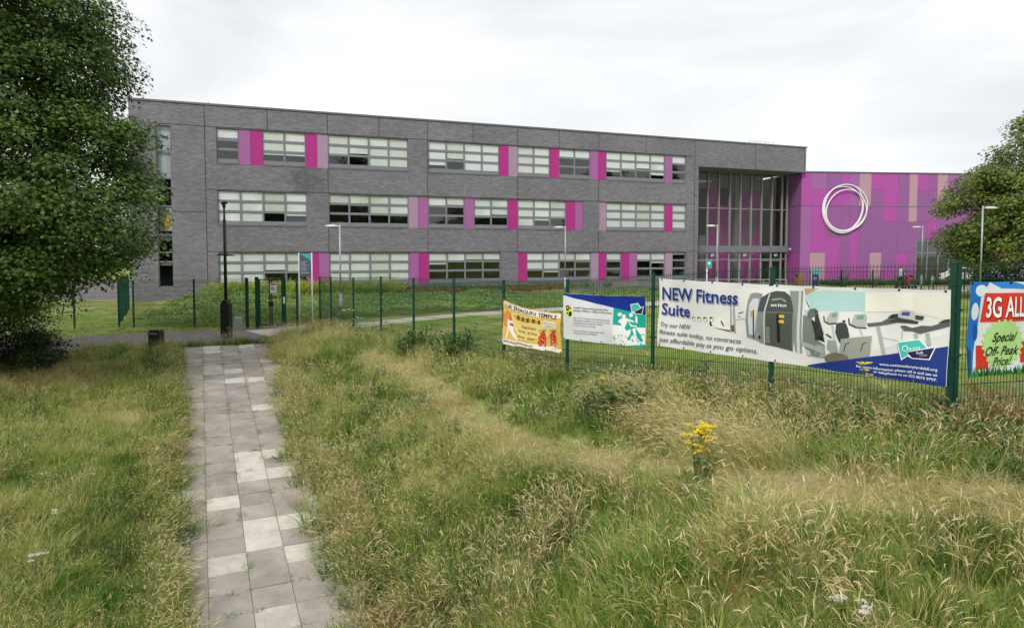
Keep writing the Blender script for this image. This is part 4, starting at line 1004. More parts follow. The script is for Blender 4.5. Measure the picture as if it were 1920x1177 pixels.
t = thing('litter_bin', 'small black slatted litter bin standing at the end of the slab path', 'litter bin', (-12.83, 24.5, -.68)); t.scale = (.86, .86, .95)
MB().bevbox(-.21, .21, -.21, .21, .02, .62, .03).build('body', M['black'], t)
m_slat = mat('mossy_black_slat', (.03, .034, .024), .7, .5, 3, wear=(.12, .125, .06))
for side in range(4):
    for k in range(6):
        o = MB().bevbox(-.029, .029, -.012, .012, .03, .58, .006).build('slat', m_slat, t)
        q_ = -.165 + k * .066; a_ = side * PI / 2
        o.location = (q_ * math.cos(a_) + .228 * math.sin(a_), q_ * math.sin(a_) - .228 * math.cos(a_), 0); o.rotation_euler = (0, 0, a_)
MB().bevbox(-.25, .25, -.25, .25, .58, .64, .02).bevbox(-.235, .235, -.235, .235, .66, .74, .04).box(-.2, .2, -.2, .2, .63, .67).build('lid', M['black'], t)
MB().box(-.15, .15, -.262, -.252, .595, .63).build('rim_label', M['galv'], t)

# railings in front of the purple wing
rl = thing('railing', 'black upright bar railing in front of the purple wing', 'railing', (19.3, 49.4, .38), math.atan2(1.6, 21))
n_ = int(19 / 0.12); b = MB()
for k in range(n_): b.box(k*.12-.008, k*.12+.008, -.008, .008, -.3, 1.08)
b.build('bars', M['black'], rl)['kind'] = 'stuff'
for z in (.08, 1.02): MB().box(0, 19, -.02, .02, z, z+.03).build('rail', M['black'], rl)
for k in range(9): MB().box(-.025, .025, -.025, .025, -.4, 1.15).build('post', M['black'], rl).location = (k * 2.37, 0, 0)
rl2 = thing('railing', 'low grey handrail in front of the glazed entrance', 'railing', (12.5, 46.5, 0))
MB().tube([(0,0,.95),(6.2,0,.95)], .024, 8).tube([(0,0,.5),(6.2,0,.5)], .018, 8).build('rail', M['galv'], rl2)
for k in range(5): MB().tube([(0,0,-.2),(0,0,.95)], .022, 8).build('post', M['galv'], rl2).location = (k * 1.55, 0, 0)

t = thing('entrance_sign', 'thin teal and white totem sign by the brick corner at the entrance', 'sign', (15.2, 53.2, 0))
MB().box(-.05, .05, -.03, .03, -.2, 2.25).build('post', M['white'], t); MB().box(-.05, .35, -.05, -.031, 1.55, 2.25).build('sign_panel', flat((40, 160, 150)), t)
MB().box(.06, .24, -.056, -.051, 1.85, 2.05).build('symbol', M['white'], t)
t = thing('totem_sign', 'navy totem board with a teal head in front of the purple wall', 'sign', (22.35, 50.3, 0))
MB().box(-.22, .22, -.04, .04, .3, 1.45).build('board', flat((30, 54, 110)), t); MB().box(-.22, .22, -.045, .045, 1.15, 1.5).build('teal_head', flat((50, 170, 190)), t)
for x in (-.26, .24): MB().box(x, x + .03, -.04, .04, -.2, 1.5).build('post', M['white'], t)
ln = MB()
for z in (1.3, .95, .88, .8): ln.box(-.12, .12, -.05, -.046, z, z + .03)
ln.build('lettering', M['white'], t)
t = thing('timber_bin', 'square brown timber litter bin by the railings before the purple wall', 'litter bin', (21.3, 50.5, 0))
mt = mat('brown_timber', (.33, .18, .08), .8, .2, 6, streak=(4, 4, .6))
for k in range(6):
    MB().box(-.24 + k*.082, -.24 + k*.082 + .072, -.25, -.22, .2, 1.18).build('slat', mt, t); MB().box(-.24 + k*.082, -.24 + k*.082 + .072, .22, .25, .2, 1.18).build('slat', mt, t)
MB().box(-.24,.24,-.21,.21,.2,.9).box(-.26,.26,-.26,.26,1.2,1.24).box(-.2,-.15,-.2,.2,0,.2).box(.15,.2,-.2,.2,0,.2).build('body', mt, t)

# ------------------------------------------------------------------ people
def skin_body(name, J, E, R, m_, parent, lvl=1, root=0):
    me = bpy.data.meshes.new(name); me.from_pydata(J, E, []); o = bpy.data.objects.new(name, me); COL.objects.link(o)
    sk = o.modifiers.new('Skin', 'SKIN'); 
    for i, v in enumerate(me.skin_vertices[0].data): v.radius = (R[i], R[i] * .85) if hasattr(R[i], '__float__') else R[i]
    me.skin_vertices[0].data[root].use_root = True
    sk.use_smooth_shade = True
    ss = o.modifiers.new('Subdivision', 'SUBSURF'); ss.levels = lvl; ss.render_levels = lvl
    dg = bpy.context.evaluated_depsgraph_get(); m2 = bpy.data.meshes.new_from_object(o.evaluated_get(dg)); bpy.data.objects.remove(o)
    m2.name = name; m2.materials.clear()
    return link_mesh(name, m2, m_, parent, True)
m_skin = mat('skin', (.55, .33, .24), .6); m_hair = mat('grey_brown_hair', (.16, .11, .08), .8)
pr = thing('person', 'person in a striped pale top and dark trousers pushing a red pushchair', 'person', (29.6, 52.0, .06))
# facing +x, arms reaching to the handle
J = [(0,0,.92),(0.02,0,1.12),(.03,0,1.36),(.05,0,1.46),(.07,0,1.56),   # pelvis, waist, chest, neck, head
     (0.0,-.10,.88),(.10,-.11,.50),(.04,-.11,.10),(.18,-.11,.05),        # near leg
     (0.0,.10,.88),(-.10,.11,.50),(-.26,.11,.12),(-.14,.11,.05),         # far leg
     (.02,-.19,1.36),(.10,-.23,1.14),(.34,-.2,1.06),(.42,-.18,1.05),
     (.02,.19,1.36),(.10,.23,1.14),(.34,.2,1.06),(.42,.18,1.05)]
Eg = [(0,1),(1,2),(2,3),(3,4),(0,5),(5,6),(6,7),(7,8),(0,9),(9,10),(10,11),(11,12),(2,13),(13,14),(14,15),(15,16),(2,17),(17,18),(18,19),(19,20)]
Rr = [.15,.14,.16,.055,.05,.10,.065,.045,.04,.10,.065,.045,.04,.065,.045,.032,.03,.065,.045,.032,.03]
skin_body('body', J, Eg, Rr, m_skin, pr)
b = MB(); 
def ball(c, r, n=10, m_=7):
    V = []; Fs = []
    for i in range(m_ + 1):
        for j in range(n):
            t_, p_ = PI * i / m_, 2 * PI * j / n; V.append((c[0] + r[0]*math.sin(t_)*math.cos(p_), c[1] + r[1]*math.sin(t_)*math.sin(p_), c[2] + r[2]*math.cos(t_)))
    for i in range(m_):
        for j in range(n): Fs.append((i*n+j, (i+1)*n+j, (i+1)*n+(j+1)%n, i*n+(j+1)%n))
    return V, Fs
MB().add(*ball((.09,0,1.62), (.095,.08,.12))).add(*ball((.185,0,1.61),(.02,.015,.025))).build('head', m_skin, pr, True)
MB().add(*ball((.065,0,1.655), (.10,.088,.105))).build('hair', m_hair, pr, True)
def torso(name, m_, z0, z1, rx, ry, parent, cx=.02, sleeves=True):
    b = MB(); n = 14; zs_ = np.linspace(z0, z1, 6); V = []
    for i, z in enumerate(zs_):
        q = i / 5; kx = rx * (1 + .12 * math.sin(PI * q)); ky = ry * (1 + .15 * q if i < 5 else .7)
        V += [(cx + kx * math.cos(2*PI*j/n), ky * math.sin(2*PI*j/n), z) for j in range(n)]
    b.add(V, [(i*n+j, i*n+(j+1)%n, (i+1)*n+(j+1)%n, (i+1)*n+j) for i in range(5) for j in range(n)] + [tuple(range(n-1,-1,-1)), tuple(5*n+j for j in range(n))])
    if sleeves:
        for s_ in (-1, 1): b.tube([(.02, s_*.17, 1.38), (.10, s_*.225, 1.14), (.30, s_*.205, 1.07)], [.075,.06,.045], 9)
    return b.build(name, m_, parent, True)
torso('top', mat('pale_striped_top', (.5,.54,.58), .9, .5, 30, wear=(.75,.78,.8)), .88, 1.44, .15, .20, pr)
b = MB()
for s_, a_ in ((-1, J[5:9]), (1, J[9:13])): b.tube([(0, s_*.09, .95), a_[1], (a_[2][0], a_[2][1], .12)], [.115,.085,.065], 10)
b.build('trousers', mat('dark_trousers', (.02,.02,.025), .9), pr, True)
b = MB()
for a_ in (J[7], J[11]): b.bevbox(a_[0]-.06, a_[0]+.2, a_[1]-.05, a_[1]+.05, 0, .1, .02)
b.build('shoes', M['black'], pr, True)
pc = thing('pushchair', 'red pushchair with black frame pushed along the railings', 'pushchair', (30.35, 52.0, .06))
b = MB()
for s_ in (-.2, .2): b.tube([(-.33, s_, 1.05), (-.18, s_, .8), (.28, s_, .12)], .016, 6).tube([(-.2, s_, .1), (.12, s_, .5)], .016, 6)
b.tube([(-.33,-.2,1.05),(-.36,0,1.07),(-.33,.2,1.05)], .018, 6).build('frame', M['black'], pc)
m_red = mat('red_fabric', srgb(205, 40, 40), .8)
V, Fs = [], []
MB().add([(-.18,-.19,.42),(.2,-.19,.38),(.2,.19,.38),(-.18,.19,.42),(-.30,-.19,.92),(-.30,.19,.92),(-.34,-.19,.92),(-.34,.19,.92),(-.22,-.19,.34),(.2,-.19,.33),(.2,.19,.33),(-.22,.19,.34)],
   [(0,1,2,3),(0,3,5,4),(4,5,7,6),(6,7,11,8),(8,11,10,9),(1,9,10,2),(0,4,6,8),(0,8,9,1),(3,11,7,5),(3,2,10,11)]).build('seat', m_red, pc)
b = MB(); n = 8; V = []
for i in range(7):
    a_ = PI * .05 + PI * .55 * i / 6; V += [(-.2 + .34*math.cos(a_), -.21, .8 + .26*math.sin(a_)), (-.2 + .34*math.cos(a_), .21, .8 + .26*math.sin(a_))]
b.add(V, [(2*i, 2*i+1, 2*i+3, 2*i+2) for i in range(6)]); ho = b.build('hood', m_red, pc); so = ho.modifiers.new('Solidify', 'SOLIDIFY'); so.thickness = .015
for x, y in ((-.2,-.22),(-.2,.22),(.3,-.2),(.3,.2)):
    MB().tube([(x, y-.02, .1), (x, y+.02, .1)], .1, 14).build('wheel', M['black'], pc)
MB().box(-.1,.15,-.15,.15,.18,.32).build('basket', mat('teal_bag', (.1,.35,.32), .8), pc)
ch = thing('person', 'small child in a pale top standing by the lamp post', 'person', (32.2, 52.2, .06))
k_ = .62
J2 = [(x*k_ if i not in (15,16,19,20) else x*k_*.2, y*k_, z*k_ if i not in (15,16,19,20) else z*k_ - .14) for i, (x, y, z) in enumerate(J)]
skin_body('body', J2, Eg, [r*k_ for r in Rr], m_skin, ch)
MB().add(*ball((.04,0,1.02), (.085,.075,.10))).build('head', m_skin, ch, True); MB().add(*ball((.025,0,1.05), (.088,.08,.085))).build('hair', m_hair, ch, True)
torso('top', mat('pale_childs_top', (.7,.66,.66), .9), .52, .88, .10, .13, ch, .01, False)
b = MB()
for s_, a_ in ((-1, J2[5:9]), (1, J2[9:13])): b.tube([(0, s_*.055, .58), a_[1], (a_[2][0], a_[2][1], .07)], [.075,.055,.042], 8)
b.build('trousers', mat('grey_trousers', (.2,.2,.22), .9), ch, True)

# ------------------------------------------------------------------ parked cars beyond the right hand tree
def car(label, x, y, rz, col, group='cars parked beyond the right hand tree'):
    t = thing('parked_car', label, 'car', (x, y, Tz(x, y) + .05), rz, group)
    prof = [(-2.1,.28),(-2.12,.62),(-2.0,.86),(-1.55,.94),(-.95,1.36),(-.2,1.45),(.6,1.42),(1.35,1.02),(1.95,.92),(2.12,.66),(2.12,.28)]
    b = MB(); W_ = [.80,.84,.84,.84,.62,.60,.60,.80,.84,.82,.78]; n = len(prof)
    b.add([(p[0], -w_, p[1]) for p, w_ in zip(prof, W_)] + [(p[0], w_, p[1]) for p, w_ in zip(prof, W_)], [tuple(range(n))[::-1], tuple(range(n, 2*n))] + [(i, (i+1) % n, n+(i+1) % n, n+i) for i in range(n)])
    bo = b.build('body', col, t); bv = bo.modifiers.new('Bevel', 'BEVEL'); bv.width = .05; bv.segments = 2
    for s_ in (-1, 1):
        MB().add([(-1.35, s_*.79, 1.0), (-.9, s_*.655, 1.31), (.55, s_*.645, 1.33), (1.15, s_*.79, 1.02), (-1.35, s_*.815, 1.0), (-.9, s_*.675, 1.32), (.55, s_*.665, 1.34), (1.15, s_*.815, 1.02)], [(0,1,2,3),(4,7,6,5),(0,3,7,4),(1,5,6,2),(0,4,5,1),(3,2,6,7)]).build('side_window', m_cg, t)
        for x_ in (-1.3, 1.3):
            wh = MB().tube([(x_, s_*.70, .32), (x_, s_*.87, .32)], .32, 18).build('wheel', M['black'], t); MB().tube([(x_, s_*.86, .32), (x_, s_*.885, .32)], .19, 12).build('rim', M['galv'], wh)
        MB().box(-2.14, -2.05, s_*.72-.12, s_*.72+.12, .62, .76).build('tail_light', flat((180, 20, 20)), t); MB().box(2.05, 2.14, s_*.7-.14, s_*.7+.14, .6, .74).build('headlight', M['white'], t)
    MB().add([(1.30,-.72,1.06),(1.30,.72,1.06),(.66,.58,1.41),(.66,-.58,1.41),(1.34,-.72,1.08),(1.34,.72,1.08),(.70,.58,1.43),(.70,-.58,1.43)], [(4,5,6,7),(0,3,2,1),(0,1,5,4),(1,2,6,5),(2,3,7,6),(3,0,4,7)]).build('windscreen', m_cg, t)
m_cg = mat('dark_car_glass', (.02,.025,.03), .1, spec=.6)
m_cw = mat('white_car_paint', (.8,.8,.8), .3, .02); m_cs = mat('silver_car_paint', (.5,.52,.55), .35, .02, metal=.5); m_cb = mat('blue_car_paint', (.05,.09,.2), .3, .02)
car('white hatchback parked under the right hand tree, nearest the purple wing', 40.3, 62, .1, m_cw)
car('silver car parked between two white cars under the right hand tree', 43.2, 61.4, 1.4, m_cs)
car('white car parked right of the silver one under the right hand tree', 46.0, 61.8, 1.45, m_cw)
car('dark blue car at the right end of the row under the tree', 49.0, 62.0, 1.4, m_cb)
#--SPLIT3

# ================================================================== vegetation
def vnoise(x, y, sc, seed=0):
    """smooth value noise 0..1"""
    r = np.random.default_rng(seed); G = r.random((64, 64))
    X, Y = np.asarray(x) / sc + 100.3, np.asarray(y) / sc + 57.7
    xi, yi = np.floor(X).astype(int), np.floor(Y).astype(int); fx, fy = X - xi, Y - yi
    fx = fx * fx * (3 - 2 * fx); fy = fy * fy * (3 - 2 * fy)
    g_ = lambda a, b: G[a % 64, b % 64]
    return (g_(xi, yi) * (1-fx) + g_(xi+1, yi) * fx) * (1-fy) + (g_(xi, yi+1) * (1-fx) + g_(xi+1, yi+1) * fx) * fy

def ribbons(base, phi, L, bend, w, lean=None, ts=(0, .35, .7, 1.0), taper=1.6, face=None, wmin=.12):
    """curved ribbons: base (n,3); returns V, F(quads) and the blade index of each vertex"""
    n = len(L); ts = np.array(ts); k = len(ts)
    phi = np.asarray(phi); bend = np.asarray(bend)[:, None]; Lc = np.asarray(L)[:, None]
    t = ts[None, :]
    r = Lc * (bend * t ** 2 * .75 + .12 * t); z = Lc * (t - .45 * bend * t ** 2.4)
    x = base[:, 0:1] + r * np.cos(phi)[:, None]; y = base[:, 1:2] + r * np.sin(phi)[:, None]; z = base[:, 2:3] + z
    if lean is not None: x = x + lean[0] * Lc * t ** 1.5; y = y + lean[1] * Lc * t ** 1.5
    fa = phi + PI / 2 if face is None else face
    ww = np.asarray(w)[:, None] * np.maximum(1 - t ** taper, wmin) * .5
    dx, dy = np.cos(fa)[:, None] * ww, np.sin(fa)[:, None] * ww
    A = np.stack([x - dx, y - dy, z], -1); B = np.stack([x + dx, y + dy, z], -1)
    V = np.stack([A, B], 2).reshape(n, 2 * k, 3)
    o = (np.arange(n) * 2 * k)[:, None]
    F = np.concatenate([o + np.array([[2*j, 2*j+1, 2*j+3, 2*j+2]]) for j in range(k - 1)], 1).reshape(-1, 4)
    return V.reshape(-1, 3), F, np.repeat(np.arange(n), 2 * k)

def tuft(r, n, Lr, bend, w, rad, vr, lean=(0, 0), lay=0.0, z0=0.0):
    a = r.random(n) * 2 * PI; rr = rad * np.sqrt(r.random(n))
    base = np.c_[rr * np.cos(a), rr * np.sin(a), z0 + r.random(n) * lay - .02]
    phi = a + r.normal(0, .9, n); L = r.uniform(Lr[0], Lr[1], n)
    V, F, bi = ribbons(base, phi, L, r.uniform(bend[0], bend[1], n), r.uniform(w[0], w[1], n), lean, face=phi + PI/2 + r.normal(0, .7, n))
    return V, F, r.uniform(vr[0], vr[1], n)[bi]

def merge(parts):
    Vs, Fs, As, o = [], [], [], 0
    for V, F, A in parts: Vs.append(V); Fs.append(F + o); As.append(A); o += len(V)
    return np.concatenate(Vs), np.concatenate(Fs), np.concatenate(As)

def seed_heads(r, n, Lr, rad, lean=(0, 0), vr=(.68, 1.0), hw=(.009, .016), hl=(.07, .13), nod=(.3, 1.2)):
    a = r.random(n) * 2 * PI; rr = rad * np.sqrt(r.random(n))
    base = np.c_[rr * np.cos(a), rr * np.sin(a), np.zeros(n) - .02]
    phi = a + r.normal(0, .6, n); L = r.uniform(Lr[0], Lr[1], n); bd = r.uniform(.15, .55, n)
    V, F, bi = ribbons(base, phi, L, bd, np.full(n, .0035), lean, wmin=.7, face=phi + PI/2 + r.normal(0, .5, n))
    A = (r.uniform(vr[0] - .15, vr[1] - .1, n))[bi]
    # the head starts at each stem's end and nods over
    k = V.reshape(n, 8, 3); tip = (k[:, 6] + k[:, 7]) / 2; d = tip - (k[:, 4] + k[:, 5]) / 2; d /= np.linalg.norm(d, axis=1)[:, None]
    hl_ = r.uniform(hl[0], hl[1], n); nd = r.uniform(nod[0], nod[1], n); out = np.c_[np.cos(phi), np.sin(phi), np.zeros(n)] + np.array([lean[0], lean[1], 0]); out /= np.linalg.norm(out, axis=1)[:, None] + 1e-6
    pts = []
    for t in (0, .3, .65, 1.0):
        pts.append(tip + d * (hl_ * t)[:, None] + (out * .7 - np.array([0, 0, .8])) * (hl_ * nd * t * t * .7)[:, None])
    hw_ = r.uniform(hw[0], hw[1], n)
    parts = [(V, F, A)]
    for q in (0, PI / 2):
        fa = phi + PI / 2 + q * .9; side = np.c_[np.cos(fa), np.sin(fa), np.full(n, .4 if q else 0)]
        Q = []
        for p, wv in zip(pts, (.35, 1.0, .8, .15)): Q += [p - side * (hw_ * wv * .5)[:, None], p + side * (hw_ * wv * .5)[:, None]]
        VV = np.stack(Q, 1).reshape(-1, 3); o = (np.arange(n) * 8)[:, None]
        FF = np.concatenate([o + np.array([[2*j, 2*j+1, 2*j+3, 2*j+2]]) for j in range(3)], 1).reshape(-1, 4)
        parts.append((VV, FF, np.repeat(r.uniform(vr[0], vr[1], n), 8)))
    return merge(parts)

def leafy(r, n_st, H_, rad, n_lf, ls, vr):
    """upright leafy stems"""
    parts = []
    for _ in range(n_st):
        a = r.random() * 2 * PI; q = rad * math.sqrt(r.random()); b = np.array([q * math.cos(a), q * math.sin(a), 0]); h = H_ * r.uniform(.6, 1); ln_ = r.normal(0, .16, 2)
        V, F, bi = ribbons(b[None, :], np.array([a]), np.array([h]), np.array([.2]), np.array([.006]), tuple(ln_), wmin=.6); parts.append((V, F, np.full(len(V), vr[0])))
        t = r.uniform(.1, 1, n_lf); pb = np.c_[b[0] + ln_[0] * h * t ** 1.5 + .12*h*t*math.cos(a), b[1] + ln_[1] * h * t ** 1.5 + .12*h*t*math.sin(a), h * t * .93]
        V, F, bi = ribbons(pb, r.random(n_lf) * 2 * PI, r.uniform(ls * .6, ls * 1.3, n_lf), r.uniform(.8, 1.6, n_lf), np.full(n_lf, ls * .38), ts=(0, .4, .75, 1), taper=3)
        parts.append((V, F, r.uniform(vr[0], vr[1], n_lf)[bi]))
    return merge(parts)

def scatter(name, pts, yaw, tilt, scl, tint, variants, material, label=None):
    """one object of countless plants: a point mesh whose points carry grown tufts"""
    n = len(pts); me = bpy.data.meshes.new(name); me.vertices.add(n); me.vertices.foreach_set('co', np.asarray(pts, np.float32).ravel())
    for an, av, ty in (('scl', scl, 'FLOAT'), ('tint', tint, 'FLOAT')):
        a = me.attributes.new(an, ty, 'POINT'); a.data.foreach_set('value', np.asarray(av, np.float32))
    a = me.attributes.new('rot', 'FLOAT_VECTOR', 'POINT'); a.data.foreach_set('vector', np.c_[tilt[0], tilt[1], yaw].astype(np.float32).ravel())
    a = me.attributes.new('idx', 'INT', 'POINT'); a.data.foreach_set('value', rng.integers(0, len(variants), n).astype(np.int32))
    ob = bpy.data.objects.new(name, me); COL.objects.link(ob); tag(ob, kind='stuff', label=label)
    ng = bpy.data.node_groups.new(name, 'GeometryNodeTree')
    ng.interface.new_socket('Geometry', in_out='INPUT', socket_type='NodeSocketGeometry'); ng.interface.new_socket('Geometry', in_out='OUTPUT', socket_type='NodeSocketGeometry')
    N, L = ng.nodes, ng.links
    gi, go = N.new('NodeGroupInput'), N.new('NodeGroupOutput'); jn = N.new('GeometryNodeJoinGeometry')
    for V, F, A in variants:
        vo = bpy.data.objects.new(name + '_plant', arr_mesh(name + '_plant', V, F, {'vr': A}, material))
        oi = N.new('GeometryNodeObjectInfo'); oi.inputs['Object'].default_value = vo; oi.inputs['As Instance'].default_value = True
        L.new(oi.outputs['Geometry'], jn.inputs[0])
    ip = N.new('GeometryNodeInstanceOnPoints'); L.new(gi.outputs[0], ip.inputs['Points']); L.new(jn.outputs[0], ip.inputs['Instance'])
    ip.inputs['Pick Instance'].default_value = True
    def na(nm, ty):
        q = N.new('GeometryNodeInputNamedAttribute'); q.data_type = ty; q.inputs['Name'].default_value = nm; return next(o for o in q.outputs if o.enabled)
    L.new(na('idx', 'INT'), ip.inputs['Instance Index']); L.new(na('rot', 'FLOAT_VECTOR'), ip.inputs['Rotation']); L.new(na('scl', 'FLOAT'), ip.inputs['Scale'])
    L.new(ip.outputs[0], go.inputs[0])
    md = ob.modifiers.new('grow', 'NODES'); md.node_group = ng
    return ob

GRASS = [(0.0, (.028, .08, .012)), (.2, (.115, .26, .03)), (.4, (.30, .43, .06)), (.58, (.47, .44, .12)), (.78, (.66, .54, .28)), (1.0, (.88, .76, .54))]
m_grass = leaf_mat('meadow_grass', GRASS, inst='tint', trans=.32, rough=.55)
m_lawn = leaf_mat('lawn_grass', [(0, (.12, .25, .035)), (.4, (.26, .40, .065)), (.7, (.47, .49, .14)), (1, (.70, .58, .32))], inst='tint', trans=.3)

# ---- field functions
def fence_side(x, y):      # >0 on the camera side of the fence line
    a, b = np.array(FP[0][:2]), np.array(FP[8][:2]); d = (b - a) / np.linalg.norm(b - a)
    s1 = (x - a[0]) * d[1] - (y - a[1]) * d[0]          # distance, positive to the right of a->b
    side = -s1
    right = (9.02 + (x - 5.9) * .1706) - y                # the turned section at the right
    return np.where(x > 5.85, right, side)
TRAIL = np.array([(-4.82,22.72),(-3.13,19.87),(-2.13,18.01),(-1.38,15.9),(-.68,14.45),(0,13.25),(.67,12.05),(1.44,11.2),(2.18,10.1),(2.69,8.92),(3.08,7.93),(3.56,7.49),(4.2,7.14),(5.4,6.6),(7.5,5.9)])
def trail_d(x, y):
    best = np.full(np.shape(x), 9e9)
    for a, b in zip(TRAIL[:-1], TRAIL[1:]):
        d = b - a; t = np.clip(((x - a[0]) * d[0] + (y - a[1]) * d[1]) / (d @ d), 0, 1)
        best = np.minimum(best, np.hypot(x - a[0] - d[0] * t, y - a[1] - d[1] * t))
    return best
def in_view(x, y, m=1.5):
    return (y > 2.8) & (np.abs(x) < y * .76 + m)
def meadow_pts(dens, ymax=31.0, seed=0):
    """rejection-sample points on the meadow; dens(distance) in tufts per square metre"""
    r = np.random.default_rng(seed); out = []
    dmax = dens(np.array([4.0]))[0]; area = 46 * (ymax - 3.5); N_ = int(area * dmax)
    x = r.uniform(-28, 18, N_); y = r.uniform(3.5, ymax, N_); k = (r.random(N_) < dens(np.hypot(x, y)) / dmax) & in_view(x, y); x, y = x[k], y[k]
    v, w = path_vw(x, y); wob = (vnoise(x, y, .5, 3) - .5) * .5 + (vnoise(x, y, 1.6, 4) - .5) * .35
    left = -.98 - .32 * sstep(5, 11, w) + wob * 1.1; right = 1.20 + wob * 1.1 + .55 * sstep(2, 12, w)
    onpath = (v > left) & (v < right) & (w < 14.6)
    wa = w - (np.interp(v, [-22, -12, -4, 1, 3.6], [15.0, 16.4, 16.4, 16.7, 17.6]))
    onasph = (np.abs(wa) < 1.5 + wob * .4) & (v < 3.6 + wob)
    k = ~onpath & ~onasph & (fence_side(x, y) > -.35)
    return x[k], y[k], v[k], w[k]
def tilts(r, n, s=.16, bias=(0, 0)): return r.normal(bias[0], s, n), r.normal(bias[1], s, n)

r0 = np.random.default_rng(11)
green_v = [tuft(r0, 46, (.20, .46), (.3, 1.1), (.005, .010), .16, (.0, .58), (r0.normal(0, .12), r0.normal(0, .12))) for _ in range(5)]
lush_v = [tuft(r0, 26, (.28, .58), (.5, 1.3), (.012, .022), .14, (.0, .46)) for _ in range(4)]
green_v += [merge([tuft(r0, 30, (.15, .40), (.4, 1.2), (.006, .012), .15, (.0, .45)), tuft(r0, 22, (.2, .5), (.3, 1.0), (.003, .006), .14, (.5, .9))]) for _ in range(3)]
x, y, v, w = meadow_pts(lambda d: 46 * np.clip(9 / d, .34, 1.0), seed=1)
n = len(x); td = trail_d(x, y); rr = np.random.default_rng(5)
tw = .50 + .35 * sstep(9, 6, y)
flatz = 1 - sstep(tw * .45, tw, td)
pat = vnoise(x, y, 1.1, 8); big = vnoise(x, y, 4.0, 9)
leftfar = sstep(-1.3, -2.0, v) * sstep(2, 8, w)
hs = (.45 + .60 * pat + .65 * vnoise(x, y, .45, 10)) * (1 - .45 * flatz) * (1 - .3 * leftfar)
edge = np.minimum(np.abs(v + .9), np.abs(v - 1.3)); hs *= .85 + .15 * sstep(0, .6, edge)
hs *= np.where(w > 18, .42, 1.0)                      # short verge beyond the asphalt
nearfence = 1 - sstep(.3, 1.1, fence_side(x, y)); hs *= 1 + .1 * nearfence
tint = -.12 + .42 * (big - .5) + .60 * (pat - .5) + .3 * (vnoise(x, y, .35, 12) - .5) + .34 * flatz + .17 * leftfar * (1 + big) + rr.normal(0, .05, n) - .12 * (w > 18)
tint += .10 * sstep(3.0, 7.5, w) * (v > 1)
gdense = 1 - sstep(.8, 2.6, np.hypot(x + 3.2, (y - 25) * 1.0)); tint -= 0
scatter('meadow_grass', np.c_[x, y, T(x, y) - .02], rr.random(n) * 2 * PI, tilts(rr, n, .2), hs * (1 + .25 * sstep(14, 26, y)), tint, green_v, m_grass, 'tufty long grass covering both banks beside the slab path')

x, y, v, w = meadow_pts(lambda d: 14 * np.clip(9 / d, .5, 1.0), seed=14)
pat = vnoise(x, y, .9, 15); k = (rr.random(len(x)) < sstep(.42, .7, pat)) & (w < 15) & (trail_d(x, y) > .4); x, y = x[k], y[k]; n = len(x)
scatter('lush_grass', np.c_[x, y, T(x, y) - .01], rr.random(n) * 2 * PI, tilts(rr, n, .2), rr.uniform(.6, 1.2, n), rr.normal(.02, .1, n), lush_v, m_grass, 'broad bladed bright green clumps among the finer long grass')
# taller grass hanging over both edges of the slabs
hang_v = [merge([tuft(r0, 34, (.22, .5), (.4, 1.1), (.005, .010), .12, (.0, .6), (.30, 0)), seed_heads(r0, 5, (.3, .55), .1, (.4, 0), hw=(.006, .012), hl=(.05, .11))]) for _ in range(4)]
for sd_k, (va, vb, rz_) in enumerate(((-1.68, -1.15, 0.0), (1.42, 2.1, PI))):
    nn = 1500; vv = rr.uniform(va, vb, nn); ww = rr.uniform(-8, 14.4, nn); wob = (vnoise(vv * .3, ww, .9, 91 + sd_k) - .5) * .5
    vv = vv + wob + (.5 * sstep(2, 12, ww) if sd_k else -.36 * sstep(5, 11, ww))
    px_, py_ = PO[0] + PC[0] * vv + PU[0] * ww, PO[1] + PC[1] * vv + PU[1] * ww
    scatter('edge_grass', np.c_[px_, py_, np.maximum(T(px_, py_), PO[2] + PSL * ww - .05) - .02], pang + rz_ + rr.normal(0, .7, nn), tilts(rr, nn, .15), rr.uniform(.6, 1.1, nn), rr.normal(.0, .1, nn) + .25 * (vnoise(vv, ww, 1.5, 93) - .5), hang_v, m_grass, 'long grass hanging over the ' + ('left' if sd_k == 0 else 'right') + ' edge of the slab path')

# seed heads and dry stems
seed_v = [seed_heads(r0, 13, (.32, .66), .17, (r0.normal(.0, .14), r0.normal(0, .12)), vr=(.74, 1.0), hw=(.007, .016), hl=(.05, .13)) for _ in range(5)] + [merge([seed_heads(r0, 7, (.4, .68), .1, (.22, .05), hw=(.006, .012)), tuft(r0, 10, (.2, .45), (.2, .8), (.003, .005), .1, (.6, .9))]) for _ in range(3)]
x, y, v, w = meadow_pts(lambda d: 36 * np.clip(9 / d, .5, 1.0), seed=2)
pat = vnoise(x, y, 1.3, 21); k = (rr.random(len(x)) < sstep(.22, .66, pat) * .85 + .15) & ((w < 15) | (v > 2)) & (trail_d(x, y) > .2); k &= ~((x > -4.5) & (y > 24) & (v < 4))
x, y, v, w = x[k], y[k], v[k], w[k]; n = len(x)
scatter('seeding_grass', np.c_[x, y, T(x, y)], rr.random(n) * 2 * PI, tilts(rr, n, .2), rr.uniform(.7, 1.12, n) * (1 - .25 * (v < -1)), rr.normal(-.04, .07, n) - .06 * (v < -1), seed_v, m_grass, 'pale nodding grass seed heads standing above the green')

